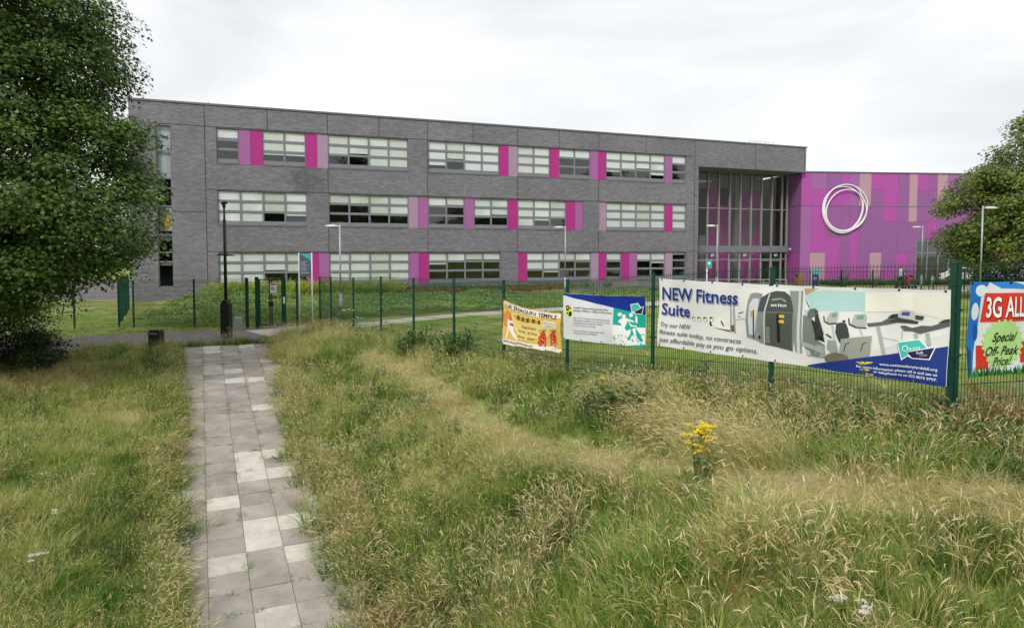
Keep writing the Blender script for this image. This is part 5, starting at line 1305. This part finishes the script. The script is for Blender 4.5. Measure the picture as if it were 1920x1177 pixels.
# wind-laid tall straw above the trodden trail, leaning towards the path
lean_v = [merge([seed_heads(r0, 12, (.5, .85), .16, (-.55, .25), vr=(.72, 1.0)), tuft(r0, 16, (.35, .75), (.2, .7), (.003, .006), .18, (.3, .95), (-.6, .25))]) for _ in range(4)]
c = rr.random((1500, 2)); q = np.array([(2.2,13.0),(2.5,12.2),(2.75,11.2),(2.95,10.1),(3.05,9.0),(3.5,8.3)])
t = c[:, 0] * (len(q) - 1); i0 = np.minimum(t.astype(int), len(q) - 2); f_ = (t - i0)[:, None]; pp = q[i0] * (1 - f_) + q[i0 + 1] * f_ + rr.normal(0, .30, (1500, 2)) * [1, .6]
pp = pp[:250]; k = fence_side(pp[:, 0], pp[:, 1]) > .1; pp = pp[k]; n = len(pp)
scatter('leaning_straw', np.c_[pp, T(pp[:, 0], pp[:, 1])], rr.normal(0, .35, n), tilts(rr, n, .12), rr.uniform(.6, 1.0, n), rr.normal(-.06, .08, n), lean_v, m_grass, 'tall blond straw blown over to the left beside the trodden trail')

# matted straw on the trail
mat_v = []
for _ in range(4):
    V1 = tuft(r0, 60, (.25, .55), (1.1, 1.9), (.003, .006), .2, (.66, 1.0), (r0.normal(0, .5), r0.normal(0, .4)), lay=.05); V1[0][:, 2] *= .32; V1[0][:, 2] += .0; mat_v.append(V1)
N_ = 26000; x = rr.uniform(-7, 10, N_); y = rr.uniform(4.5, 25, N_); td = trail_d(x, y); tw = .26 + .26 * sstep(9.5, 7, y)
k = (td < tw * (0.7 + .6 * vnoise(x, y, .6, 31))) & (rr.random(N_) < .26 + .30 * sstep(14, 7, y)) & (fence_side(x, y) > .2); x, y = x[k], y[k]; n = len(x)
scatter('flattened_straw', np.c_[x, y, T(x, y) + .03], rr.random(n) * 2 * PI, tilts(rr, n, .1), rr.uniform(.7, 1.2, n), rr.normal(-.04, .08, n), mat_v, m_grass, 'trampled straw marking a trail through the long grass')

# dark leafy weeds
weed_v = [leafy(r0, 6, .36, .16, 14, .045, (.1, .8)) for _ in range(4)]
m_weed = leaf_mat('weed_leaves', [(0, (.05, .11, .035)), (.5, (.11, .21, .055)), (1, (.22, .33, .09))], inst='tint', trans=.25)
x, y, v, w = meadow_pts(lambda d: 16 * np.clip(9 / d, .4, 1.0), seed=6)
pat = vnoise(x, y, 1.7, 41); k = (rr.random(len(x)) < sstep(.48, .8, pat) * .7) & (w < 15); 
ex, ey = [], []
for cx, cy, R_, m_ in ((1.75,12.7,.22,26),(2.15,12.3,.2,20),(-3.0,21.4,.35,16),(-1.75,20.2,.35,14),(-11.3,21.9,.6,36),(-11.8,22.9,.5,26),(-2.7,13.4,.6,24),(2.43,8.8,.12,6),(5.3,8.6,.3,10)):
    a = rr.random(m_) * 2 * PI; q_ = R_ * np.sqrt(rr.random(m_)); ex.append(cx + q_ * np.cos(a)); ey.append(cy + q_ * np.sin(a))
x = np.r_[x[k], np.concatenate(ex)]; y = np.r_[y[k], np.concatenate(ey)]; n = len(x); big_ = ((np.hypot(x - 1.95, y - 12.5) < .55) | (np.hypot(x + 2.4, y - 20.8) < 1.2)); fsd = fence_side(x, y)
scatter('leafy_weeds', np.c_[x, y, T(x, y)], rr.random(n) * 2 * PI, tilts(rr, n, .15), rr.uniform(.7, 1.3, n) * (1 + .75 * big_ + .5 * (fsd < .8)), rr.normal(0, .12, n), weed_v, m_weed, 'dark leafy weeds growing through the grass')

# rusty dock stems
dock_v = [seed_heads(r0, 10, (.3, .6), .12, (0, 0), vr=(.2, .9), hw=(.010, .018), hl=(.07, .16), nod=(0, .3)) for _ in range(3)]
m_dock = leaf_mat('rusty_dock', [(0, (.16, .18, .05)), (.5, (.27, .17, .07)), (1, (.40, .26, .13))], inst='tint', trans=.15)
ex, ey = [], []
for cx, cy, R_, m_ in ((6.30,8.62,.13,18),(5.95,8.75,.06,5),(3.6,11.6,.15,5),(.9,15.6,.2,6),(-1.21,12.8,.2,9),(-1.65,9.25,.35,16),(-1.2,9.4,.25,8),(-7.6,15.0,.3,8),(2.03,6.1,.35,9),(-3.1,12.3,.3,8),(0.3,8.2,.4,8),(-14,18,1.4,30),(-12.5,20.5,1.0,26),(4.6,9.4,.2,5)):
    a = rr.random(m_) * 2 * PI; q_ = R_ * np.sqrt(rr.random(m_)); ex.append(cx + q_ * np.cos(a)); ey.append(cy + q_ * np.sin(a))
x = np.concatenate(ex); y = np.concatenate(ey); n = len(x); tall = np.hypot(x - 6.3, y - 8.62) < .5
scatter('rusty_dock', np.c_[x, y, T(x, y)], rr.random(n) * 2 * PI, tilts(rr, n, .07), rr.uniform(.6, 1.15, n) * (1 + .15 * tall), rr.normal(0, .1, n), dock_v, m_dock, 'rust brown dock seed stems scattered through the long grass')

# mown lawn beyond the fence, verge, moss in the slab joints
lawn_v = [tuft(r0, 70, (.03, .09), (.3, 1.0), (.004, .008), .24, (.1, .6)) for _ in range(4)]
N_ = 42000; x = rr.uniform(-24, 26, N_); y = rr.uniform(7, 48, N_)
fs = fence_side(x, y); dn = np.clip(1.2 - np.hypot(x, y) / 60, .35, 1)
pts_ = np.array([(-10.6, 28.2), (-9.4, 29.6), (-6.1, 30.3), (-.5, 33.6), (7, 37.2), (16, 42.5), (21, 47)])
def seg_d(x, y, P_):
    best = np.full(np.shape(x), 9e9); sd_ = np.zeros(np.shape(x))
    for a, b in zip(P_[:-1], P_[1:]):
        d = b - a; t = np.clip(((x - a[0]) * d[0] + (y - a[1]) * d[1]) / (d @ d), 0, 1); q = np.hypot(x - a[0] - d[0] * t, y - a[1] - d[1] * t)
        k_ = q < best; sd_ = np.where(k_, (x - a[0]) * d[1] - (y - a[1]) * d[0], sd_); best = np.minimum(best, q)
    return best, sd_
pd_, sd_ = seg_d(x, y, pts_)
v, w = path_vw(x, y)
inside = (fs < .1) & (y < 47 - .0 * x)
leftl = (x < -14) & (y > 28.6)
k = in_view(x, y, 1) & (rr.random(N_) < dn) & (pd_ > 1.08) & ((inside & (w > 0) | (fs < .1)) | leftl) & ~((x < -7.5) & (y < 29.6) & ~leftl) & ((sd_ > 0) | leftl | (x > 14))
x, y, pd_ = x[k], y[k], pd_[k]; n = len(x)
dry = sstep(.55, .8, vnoise(x, y, 2.2, 51) * .7 + vnoise(x, y, .7, 52) * .3)
scatter('mown_lawn', np.c_[x, y, T(x, y)], rr.random(n) * 2 * PI, tilts(rr, n, .05), rr.uniform(.8, 1.35, n) * (1 + .3 * sstep(15, 35, y)), -.05 + .6 * dry + rr.normal(0, .06, n), lawn_v, m_lawn, 'mown lawn with dry patches between fence and pale path')
N_ = 14000; vv = rr.uniform(-1.3, 2.1, N_); ww = rr.uniform(-7, 14.4, N_)
fv, fw = np.abs(vv / .6 - np.round(vv / .6)) * .6, np.abs(ww / SL - np.round(ww / SL)) * SL
g1_, g2_ = vnoise(vv * 6, ww * 1.3, 1.0, 61), vnoise(vv * 1.3, ww * 5, 1.0, 62)
k = ((fv < .022) & (g1_ > .44)) | ((fw < .022) & (g2_ > .60)); vv, ww = vv[k], ww[k]; n = len(vv)
px_, py_ = PO[0] + PC[0] * vv + PU[0] * ww, PO[1] + PC[1] * vv + PU[1] * ww
moss_v = [tuft(r0, 34, (.025, .085), (.4, 1.2), (.006, .011), .05, (.0, .5)) for _ in range(3)]
scatter('joint_weeds', np.c_[px_, py_, PO[2] + PSL * ww - .01], rr.random(n) * 2 * PI, tilts(rr, n, .1), rr.uniform(.5, 1.5, n), rr.normal(0, .1, n), moss_v, m_lawn, 'small grass tufts growing in the joints of the slab path')
# dry clippings lying at the path edge
N_ = 900; vv = np.r_[rr.normal(1.15, .25, N_ // 2), rr.normal(-.85, .2, N_ // 2)]; ww = rr.uniform(-7, 13, N_)
px_, py_ = PO[0] + PC[0] * vv + PU[0] * ww, PO[1] + PC[1] * vv + PU[1] * ww
clip_v = []
for _ in range(3):
    V1 = tuft(r0, 12, (.12, .32), (1.2, 1.9), (.002, .004), .12, (.7, 1.0), (r0.normal(0, .5), r0.normal(0, .4))); V1[0][:, 2] *= .12; clip_v.append(V1)
scatter('fallen_straw', np.c_[px_, py_, PO[2] + PSL * ww + .01], rr.random(N_) * 2 * PI, tilts(rr, N_, .03), rr.uniform(.5, 1.1, N_), rr.normal(0, .06, N_), clip_v, m_grass, 'dry stalks fallen along the edges of the slab path')

# ---- planting in front of the school
def bld(s_, off):                     # arrays: along the facade, metres in front of it
    c, s2 = math.cos(BA), math.sin(BA); return BO[0] + s_ * c + off * s2, BO[1] + s_ * s2 - off * c
def leaves_cloud(name, P, N_dir, size, shape, vr, material, parent=None, label=None, tag_stuff=False):
    """leaf polygons: P (n,3) centres, N_dir (n,3) normals, size (n,)"""
    n = len(P); r = rng
    N_ = N_dir / (np.linalg.norm(N_dir, axis=1)[:, None] + 1e-9)
    a = r.normal(size=(n, 3)); a -= (a * N_).sum(1)[:, None] * N_; a /= np.linalg.norm(a, axis=1)[:, None]; b = np.cross(N_, a)
    S = np.array(shape); k = len(S)
    V = P[:, None, :] + (a[:, None, :] * S[None, :, 0:1] + b[:, None, :] * S[None, :, 1:2]) * size[:, None, None] + N_[:, None, :] * (-(S[:, 0] ** 2 + S[:, 1] ** 2)[None, :, None] * .25 * size[:, None, None])
    F = np.arange(n * k).reshape(n, k)
    me = arr_mesh(name, V.reshape(-1, 3), F, {'vr': np.repeat(vr, k)}, material)
    o = link_mesh(name, me, None, parent)
    if tag_stuff or parent is not None: o['kind'] = 'stuff'
    if label: o['label'] = label
    return o
MAPLE6 = [(-.5, 0), (-.24, .44), (.04, .2), (.5, 0), (.04, -.2), (-.24, -.44)]
OVAL = [(.5, 0), (.25, .24), (-.25, .24), (-.5, 0), (-.25, -.24), (.25, -.24)]
MAPLE = [(-.5, 0), (-.22, .16), (-.28, .46), (.02, .24), (.22, .44), (.5, .0), (.22, -.44), (.02, -.24), (-.28, -.46), (-.22, -.16)]

m_cover = leaf_mat('ground_cover_leaves', [(0, (.07, .13, .035)), (.45, (.17, .27, .06)), (.8, (.32, .40, .10)), (1, (.50, .40, .20))], trans=.25)
N_ = 120000; s_ = rng.uniform(-1, 36, N_); of = rng.uniform(1.4, 13, N_); x, y = bld(s_, of)
pd_, sd_ = seg_d(x, y, pts_)
k = ((y > 30.5) & (x > -17.2) & (x < -6) | (x >= -6)) & (pd_ > 1.15) & ((sd_ < 0) | (x < -9.8)) & (s_ < 34 - of * .3)
k &= ~((x > -11) & (y < 30.7)); k &= ~((s_ > 4) & (s_ < 28) & (of < 3.6)); k &= rng.random(N_) < np.where(x > 0, .7, 1)
x, y, s_, of = x[k], y[k], s_[k], of[k]
mound = .78 * (.22 + .35 * vnoise(x, y, 1.6, 71) + .22 * vnoise(x, y, .5, 72)) * sstep(1.1, 2.0, np.where(x > -9, pd_[k], 3)) * (1 + 1.1 * sstep(-11, -15, x) * sstep(30.4, 32.5, y)) * (1 - .45 * sstep(-4, 2, x))
z = T(x, y) + mound * rng.uniform(.55, 1.05, len(x)) ** .5
leaves_cloud('ground_cover', np.c_[x, y, z], np.c_[rng.normal(0, .6, len(x)), rng.normal(-.4, .6, len(x)), np.ones(len(x))], rng.uniform(.06, .14, len(x)), OVAL, np.clip(rng.normal(.38, .2, len(x)) + .35 * (vnoise(x, y, 2.4, 73) - .5), 0, 1), m_cover, None, 'low mounded shrub cover filling the bed between gate and school', True)

def bed(name, s0, s1, o0, o1, n_, variants, material, scl, label, tmul=.12):
    a, b = rng.uniform(s0, s1, n_), rng.uniform(o0, o1, n_); x, y = bld(a, b)
    return scatter(name, np.c_[x, y, T(x, y)], rng.random(n_) * 2 * PI, tilts(rng, n_, .1), rng.uniform(scl[0], scl[1], n_), rng.normal(0, tmul, n_), variants, material, label)
strap_v = [tuft(r0, 34, (.35, .75), (.5, 1.2), (.018, .03), .12, (.1, .9)) for _ in range(3)]
m_strap = leaf_mat('yellow_green_straps', [(0, (.16, .27, .04)), (.5, (.36, .44, .06)), (1, (.62, .62, .10))], inst='tint', trans=.35)
bed('strap_leaved_plants', 4.4, 15.5, 1.0, 2.9, 210, strap_v, m_strap, (1.7, 2.6), 'row of yellow green strap leaved plants along the foot of the brick wall')
bush_v = [leafy(r0, 14, .6, .3, 26, .07, (.1, .9)) for _ in range(3)]
m_bush = leaf_mat('low_shrub_green', [(0, (.06, .12, .03)), (.6, (.16, .25, .05)), (1, (.3, .36, .09))], inst='tint', trans=.25)
m_redb = leaf_mat('low_shrub_red', [(0, (.10, .16, .04)), (.4, (.20, .22, .05)), (.55, (.42, .09, .06)), (1, (.58, .17, .12))], inst='tint', trans=.25)
bed('low_green_shrubs', 13, 30, .6, 2.2, 330, bush_v, m_bush, (.7, 1.2), 'low green shrubs along the brick wall below the windows')
bed('red_tinged_shrubs', 15.5, 27, 2.2, 4.0, 330, bush_v, m_redb, (.5, .95), 'red tinged shrubs in front of the middle of the brick school', .3)
feather_v = [tuft(r0, 60, (.4, .9), (.2, .9), (.006, .012), .16, (.1, .8)) for _ in range(3)]
bed('feathery_grasses', 25, 39, .8, 2.6, 260, feather_v, m_lawn, (.6, 1.0), 'clumps of soft green grasses by the school wall', .1)
lav_v = [merge([tuft(r0, 40, (.25, .45), (.1, .5), (.006, .01), .2, (0, .35)), tuft(r0, 40, (.40, .6), (.05, .4), (.012, .02), .22, (.7, 1.0))]) for _ in range(3)]
m_lav = leaf_mat('lavender', [(0, (.06, .10, .05)), (.5, (.10, .13, .08)), (.65, (.20, .14, .26)), (1, (.33, .22, .42))], inst='tint', trans=.2)
bed('lavender_bed', 27.5, 38, 3.0, 5.2, 420, lav_v, m_lav, (.6, .95), 'purple lavender bed before the right hand ground floor windows', .05)
bed('pale_flowers', 24, 30, 4.2, 5.2, 160, lav_v, leaf_mat('pale_flowers', [(0, (.10, .15, .05)), (.5, (.2, .24, .08)), (1, (.6, .6, .35))], inst='tint'), (.5, .8), 'pale flowering plants beside the lavender', .05)
# planting below the purple wing
a = rng.uniform(1, 17, 380); b = rng.uniform(-2.6, -.5, 380); x = WO[0] + a * math.cos(WAng) - b * math.sin(WAng); y = WO[1] + a * math.sin(WAng) + b * math.cos(WAng)
scatter('wing_bed_plants', np.c_[x, y, T(x, y)], rng.random(380) * 2 * PI, tilts(rng, 380, .1), rng.uniform(.5, 1.0, 380), rng.normal(-.1, .1, 380), bush_v, m_bush, 'low dark planting in front of the purple wing')

m_phor = leaf_mat('sword_leaves', [(0, (.06, .10, .04)), (.6, (.14, .20, .07)), (1, (.30, .34, .15))], trans=.2)
m_stem = mat('flower_stem_green', (.09, .14, .04), .7)
def phormium(label, x, y, s_):
    t = thing('sword_leaved_plant', label, 'plant', (x, y, Tz(x, y)), random.random() * 6, 'spiky plants near the school walls')
    V, F, A = tuft(r0, 70, (.7, 1.35), (.15, .9), (.05, .08), .14, (0, 1)); V = V * s_
    o = link_mesh('leaves', arr_mesh('leaves', V, F, {'vr': A}, m_phor), None, t); o['kind'] = 'stuff'
x, y = bld(30.6, 2.6); phormium('spiky sword leaved plant below the mauve panel, left of the brick doorway corner', x, y, .95)
x, y = bld(35.6, 2.4); phormium('spiky sword leaved plant below the last ground floor windows', x, y, 1.0)
phormium('spiky sword leaved plant below the white ring emblem', 27.1, 55.6, 1.1)
phormium('spiky sword leaved plant between the ring emblem and the person', 29.7, 55.8, 1.0)
phormium('spiky sword leaved plant just behind the person with the pushchair', 31.5, 55.6, .9)

# ---- white umbels and the yellow ragwort
def umbel(label, x, y, h, heads, spread=.07):
    h = h + .12
    z0 = Tz(x, y); t = thing('white_umbel_flower', label, 'flower', (x, y, z0), 0, 'white umbel flowers in the long grass')
    st = MB().tube([(0,0,0),(.02,.01,h*.6),(.0,.0,h*.86)], [.006,.005,.004], 5)
    rs = random.Random(int(x * 100)); fl = MB()
    for k in range(heads):
        a_ = rs.random() * 2 * PI; q = spread * math.sqrt(rs.random()) * (0 if heads == 1 else 1.2); c = (q * math.cos(a_), q * math.sin(a_), h + rs.uniform(-.02, .02)); st.tube([(0,0,h*.86), c], .0025, 4)
        for j in range(40):
            b_ = rs.random() * 2 * PI; p = (.045 if heads > 1 else .075) * math.sqrt(rs.random()); cx_, cy_, cz_ = c[0] + p * math.cos(b_), c[1] + p * math.sin(b_), c[2] + .012 - p * p * 2 + rs.uniform(0, .006)
            d_ = rs.uniform(.006, .012); fl.add([(cx_ - d_, cy_, cz_), (cx_, cy_ - d_, cz_ + .003), (cx_ + d_, cy_, cz_), (cx_, cy_ + d_, cz_ - .003), (cx_, cy_, cz_ - .01)], [(0,1,2,3),(0,4,1),(1,4,2),(2,4,3),(3,4,0)])
    st.build('stem', m_stem, t); fl.build('flower_head', m_white, t)['kind'] = 'stuff'
m_white = mat('white_petals', (.74, .74, .66), .8, .05)
umbel('single white umbel flower in the middle of the left bank', -7.35, 11.75, .62, 1)
umbel('cluster of small white umbels low on the left bank, nearest the camera', -6.75, 9.45, .55, 9, .12)
umbel('flat white umbel flower left of the slab path, between two others', -7.35, 10.8, .5, 3)
umbel('white umbel on a tall dark stem in the middle of the right bank', -2.05, 14.3, .95, 1)
umbel('tall white flowering umbel by the fence left of the centre posts', -5.6, 23.4, 1.35, 8, .22)
umbel('tall white umbel beside the first one near the left fence posts', -5.25, 23.0, 1.1, 7, .22)
umbel('small cream umbels close to the bottom right corner', 2.75, 5.35, .34, 6, .13)
umbel('white flower at the right edge of the slab path', -3.55, 11.9, .28, 2)
m_yel = mat('yellow_petals', (.85, .66, .01), .7, .08)
def ragwort(label, x, y, h, heads, sp):
    z0 = Tz(x, y); t = thing('yellow_ragwort', label, 'flower', (x, y, z0), 0, 'yellow ragwort plants'); rs = random.Random(int(x * 77)); st = MB(); fl = MB(); lf = MB()
    for s_ in range(4):
        a_ = rs.random() * 2 * PI; tx, ty = .06 * math.cos(a_), .06 * math.sin(a_); st.tube([(tx*.3, ty*.3, 0), (tx, ty, h*.5), (tx*1.6, ty*1.6, h*.8)], [.008,.006,.005], 5)
    for k in range(heads):
        a_ = rs.random() * 2 * PI; q = sp * math.sqrt(rs.random()); c = (q * math.cos(a_) , q * math.sin(a_) * .7, h - .42 * h * rs.random() ** 1.5); st.tube([(c[0]*.4, c[1]*.4, c[2]-.16), c], .003, 4)
        for j in range(17):
            cx_, cy_, cz_ = c[0] + rs.gauss(0, .026), c[1] + rs.gauss(0, .026), c[2] + rs.gauss(0, .008); d_ = rs.uniform(.010, .017)
            pts = [(cx_ + d_ * math.cos(2*PI*m_/6) * (1 if m_ % 2 else .75), cy_ + d_ * math.sin(2*PI*m_/6), cz_ + .003 * (m_ % 2)) for m_ in range(6)]
            fl.add(pts + [(cx_, cy_, cz_ - .01)], [tuple(range(6))] + [(m_, 6, (m_+1) % 6) for m_ in range(6)])
    st.build('stem', m_stem, t); fl.build('flower_head', m_yel, t)['kind'] = 'stuff'
    V, F, A = leafy(np.random.default_rng(int(h * 100)), 7, h * .72, .10, 26, .07, (.1, .8)); o = link_mesh('leaves', arr_mesh('leaves', V, F, {'vr': A}, m_weed), None, t); o['kind'] = 'stuff'
ragwort('bright yellow ragwort in full flower beside the trodden straw trail', 2.42, 8.75, .86, 34, .22)
ragwort('small yellow ragwort in front of the navy banner corner', 4.86, 9.35, 1.05, 5, .07)
ragwort('small yellow ragwort below the football banner, among dark stems', 1.7, 12.75, .75, 3, .08)

# ---- trees
m_maple = leaf_mat('maple_leaves', [(0, (.045, .095, .018)), (.5, (.10, .18, .036)), (.85, (.20, .30, .065)), (1, (.30, .38, .09))], trans=.36, rough=.45, spec=.35)
m_maple2 = leaf_mat('olive_maple_leaves', [(0, (.07, .12, .025)), (.5, (.17, .235, .05)), (.85, (.32, .38, .09)), (1, (.45, .46, .14))], trans=.34, rough=.5)
m_dark = leaf_mat('dark_shrub_leaves', [(0, (.015, .032, .010)), (.6, (.03, .06, .018)), (1, (.08, .12, .035))], trans=.2)
def tree(name, label, cat, base, axis, prof, depthk, nclump, nleaf, size, cr, material, shape, seed, trunk_r=.25, group=None, extra=()):
    """prof: list of (z, radius) up the crown; clumps of leaves held on limbs"""
    r = np.random.default_rng(seed); t = thing(name, label, cat, base, 0, group)
    zs_ = np.array([p[0] for p in prof]); rs_ = np.array([p[1] for p in prof])
    C = []; tries = 0
    wts = rs_.max()
    while len(C) < nclump:
        z = r.uniform(zs_[0], zs_[-1]); R = np.interp(z, zs_, rs_)
        if r.random() > (R / wts) ** 1.2 + .05: continue
        q = R * (1 - .62 * r.random() ** 1.8) - cr * .55; a = r.random() * 2 * PI
        if math.sin(a) > .2 and r.random() < .5: continue
        if q < 0: q = .1
        C.append((axis[0] + q * math.cos(a), axis[1] + q * depthk * math.sin(a), z, cr * r.uniform(.7, 1.3), a))
    for e in extra: C.append((*e, math.atan2(e[1] - axis[1], e[0] - axis[0])))
    C = np.array(C); n = len(C)
    m_ = (nleaf * (C[:, 3] / cr) ** 2).astype(int); ci = np.repeat(np.arange(n), m_); N_ = len(ci)
    d = r.normal(size=(N_, 3)); d /= np.linalg.norm(d, axis=1)[:, None]; rad = (r.random(N_) ** .45)[:, None] * C[ci, 3][:, None]
    P = C[ci, :3] + d * rad * [1.05, 1.05, .62]
    # sprays droop outwards
    out = P - np.array([axis[0], axis[1], 0]); out[:, 2] = 0; on_ = np.linalg.norm(out, axis=1)[:, None] + 1e-6
    P[:, 2] -= .22 * (rad[:, 0] ** 1.5) * (d[:, 0] * out[:, 0] + d[:, 1] * out[:, 1] > 0) / np.maximum(1, 1)
    ND = out / on_ * .55 + np.array([0, 0, .9]) + r.normal(0, .45, (N_, 3)) + d * .35
    vr = np.clip(r.normal(.42, .19, N_) + r.normal(0, .14, n)[ci], 0, 1)
    P -= np.array(base)
    o = leaves_cloud('crown', P, ND, r.uniform(size * .65, size * 1.25, N_), shape, vr, material, t)
    b = MB(); h0 = zs_[0] - base[2]; top = (zs_[-1] - base[2]) * .85; ax = (axis[0] - base[0], axis[1] - base[1])
    b.tube([(0, 0, -.3), (ax[0]*.2, ax[1]*.2, h0 * .6 + .3), (ax[0]*.6, ax[1]*.6, (h0 + top) * .4), (ax[0], ax[1], top)], [trunk_r*1.25, trunk_r, trunk_r*.7, trunk_r*.15], 10)
    b.build('trunk', M['bark'], t, True)
    lb = MB()
    for k in r.choice(n, min(n, 46), replace=False):
        c = C[k, :3] - np.array(base); zz = max(.6, c[2] * .55); q = zz / max(top, .1)
        lb.tube([(ax[0] * q, ax[1] * q, zz), (c[0]*.5 + ax[0]*.3, c[1]*.5 + ax[1]*.3, zz * .55 + c[2] * .45 + .1), tuple(c)], [trunk_r * .35, trunk_r * .2, trunk_r * .06], 6)
    lb.build('limbs', M['bark'], t, True)
    return t
# the big maple at the left
AX = -15.6
prof = [(1.2, 2.0), (1.7, 3.0), (2.2, 4.1), (2.7, 5.15), (3.3, 5.5), (3.9, 5.75), (4.3, 5.95), (4.8, 5.5), (5.3, 5.0), (5.7, 5.1), (6.1, 5.35), (6.5, 5.2), (6.9, 4.3), (7.5, 4.45), (8.3, 4.6), (9.2, 4.7), (10, 4.4), (11.2, 3.6), (12.4, 2.2), (13.2, .8)]
tree('maple_tree', 'big dark green maple overhanging the left of the school and the shrub bank', 'tree', (-15.6, 19.5, Tz(-15.6, 19.5)), (AX, 19.5), prof, .8, 960, 270, .118, .76, m_maple, MAPLE6, 3, .32,
     extra=[(-10.95, 18.6, 9.4, .35), (-10.9, 18.8, 8.9, .3), (-10.9, 19, 8.1, .35), (-11.0, 19, 7.6, .4), (-9.95, 19, 4.35, .42), (-10.5, 18.8, 6.2, .5), (-10.3, 19, 2.9, .4), (-10.9, 18.7, 2.5, .4), (-12.7, 18.6, 1.45, .35), (-13.2, 18.7, 1.3, .35), (-12.2, 18.5, 1.7, .4), (-10.2, 18.9, 5.9, .35)])
prof = [(-.5, 1.9), (.6, 2.6), (1.5, 2.8), (2.4, 2.5), (3.2, 1.7), (3.7, .6)]
tree('shrub', 'dense dark shrub under the maple at the left edge beside the path', 'shrub', (-16.9, 21.9, Tz(-16.9, 21.9)), (-16.9, 21.9), prof, .8, 190, 210, .08, .62, m_dark, OVAL, 8, .08)
tree('shrub', 'dark shrub further left behind the first one, filling the left edge', 'shrub', (-20.6, 23.4, Tz(-20.6, 23.4)), (-20.6, 23.4), [(-.1, 2.2), (1, 2.8), (2.6, 2.7), (4.2, 1.4)], .8, 110, 140, .1, .7, m_dark, OVAL, 9, .08)
tree('shrub', 'low bramble with paler leaves at the foot of the dark shrub', 'shrub', (-14.9, 21.0, Tz(-14.9, 21.0)), (-14.9, 21.0), [(-.6, 1.0), (-.2, 1.2), (.35, .6)], .8, 34, 110, .09, .35, m_dark, OVAL, 10, .03)
# the right hand tree
AX = 32.1
prof = [(2.1, 5.2), (2.6, 6.0), (3.9, 6.7), (4.9, 7.0), (5.9, 7.15), (6.6, 6.6), (7.2, 5.9), (7.8, 4.6), (8.6, 4.1), (9.6, 3.4), (10.6, 2.7), (11.6, 2.0), (12.6, 1.0), (13.0, .4)]
rt = tree('maple_tree', 'broad olive green tree at the right edge, standing behind the lamp', 'tree', (32.1, 40, Tz(32.1, 40)), (AX, 40), prof, .8, 520, 190, .17, .85, m_maple2, MAPLE6, 5, .35,
     extra=[(25.9, 38.5, 7.1, .8), (25.6, 38.5, 6.7, .6), (26.3, 38.5, 7.3, .6), (24.9, 38.8, 5.6, .5), (30.4, 38.5, 11.2, .9), (29.3, 38.5, 10.2, .9), (28.5, 38.6, 9.2, .8), (31.2, 38, 12.0, .8), (27.9, 38.4, 8.2, .7)])
hb_ = tree('shrub', 'dark shrub under the right hand tree behind the railings', 'shrub', (31.5, 44.0, 0), (31.5, 44.0), [(.0, 1.8), (.8, 2.4), (1.5, 2.0), (2.0, .8)], .7, 60, 130, .12, .6, m_dark, OVAL, 19, .06)
# trees across the valley behind the camera, mirrored in the windows
for x, y, s_, lb_ in ((9, -20, 1.25, 'tall tree mirrored in the left hand windows'), (31, -22, 1.75, 'tallest tree mirrored in the windows left of centre'), (47, -9, 1.3, 'tall tree mirrored in the middle windows'), (66, 4, 1.5, 'tall tree mirrored in the right hand windows')):
    c = rt.copy(); COL.objects.link(c); c.location = (x, y, -1.0); c.rotation_euler = (0, 0, x); c.scale = (s_, s_, s_); c['label'] = lb_; c['group'] = 'trees standing behind the viewer'
    for ch_ in rt.children:
        q = ch_.copy(); COL.objects.link(q); q.parent = c
# far belt of trees on the horizon
r = np.random.default_rng(77); Pl = []
for k in range(150):
    a = r.uniform(-.85, .85); d_ = r.uniform(150, 210); cx, cy = d_ * math.sin(a) * 1.15, d_ * math.cos(a); h_ = r.uniform(2.5, 6.0); q = r.normal(size=(420, 3)); q /= np.linalg.norm(q, axis=1)[:, None]; q *= r.random((420, 1)) ** .4
    Pl.append(np.array([cx, cy, h_ * .45]) + q * [h_ * .9, h_ * .9, h_ * .52])
Pl = np.concatenate(Pl)
leaves_cloud('distant_trees', Pl, r.normal(0, .6, Pl.shape) + [0, -.4, .8], r.uniform(.5, 1.1, len(Pl)), OVAL, np.clip(r.normal(.4, .2, len(Pl)), 0, 1), m_maple2, None, 'low belt of distant trees along the horizon', True)
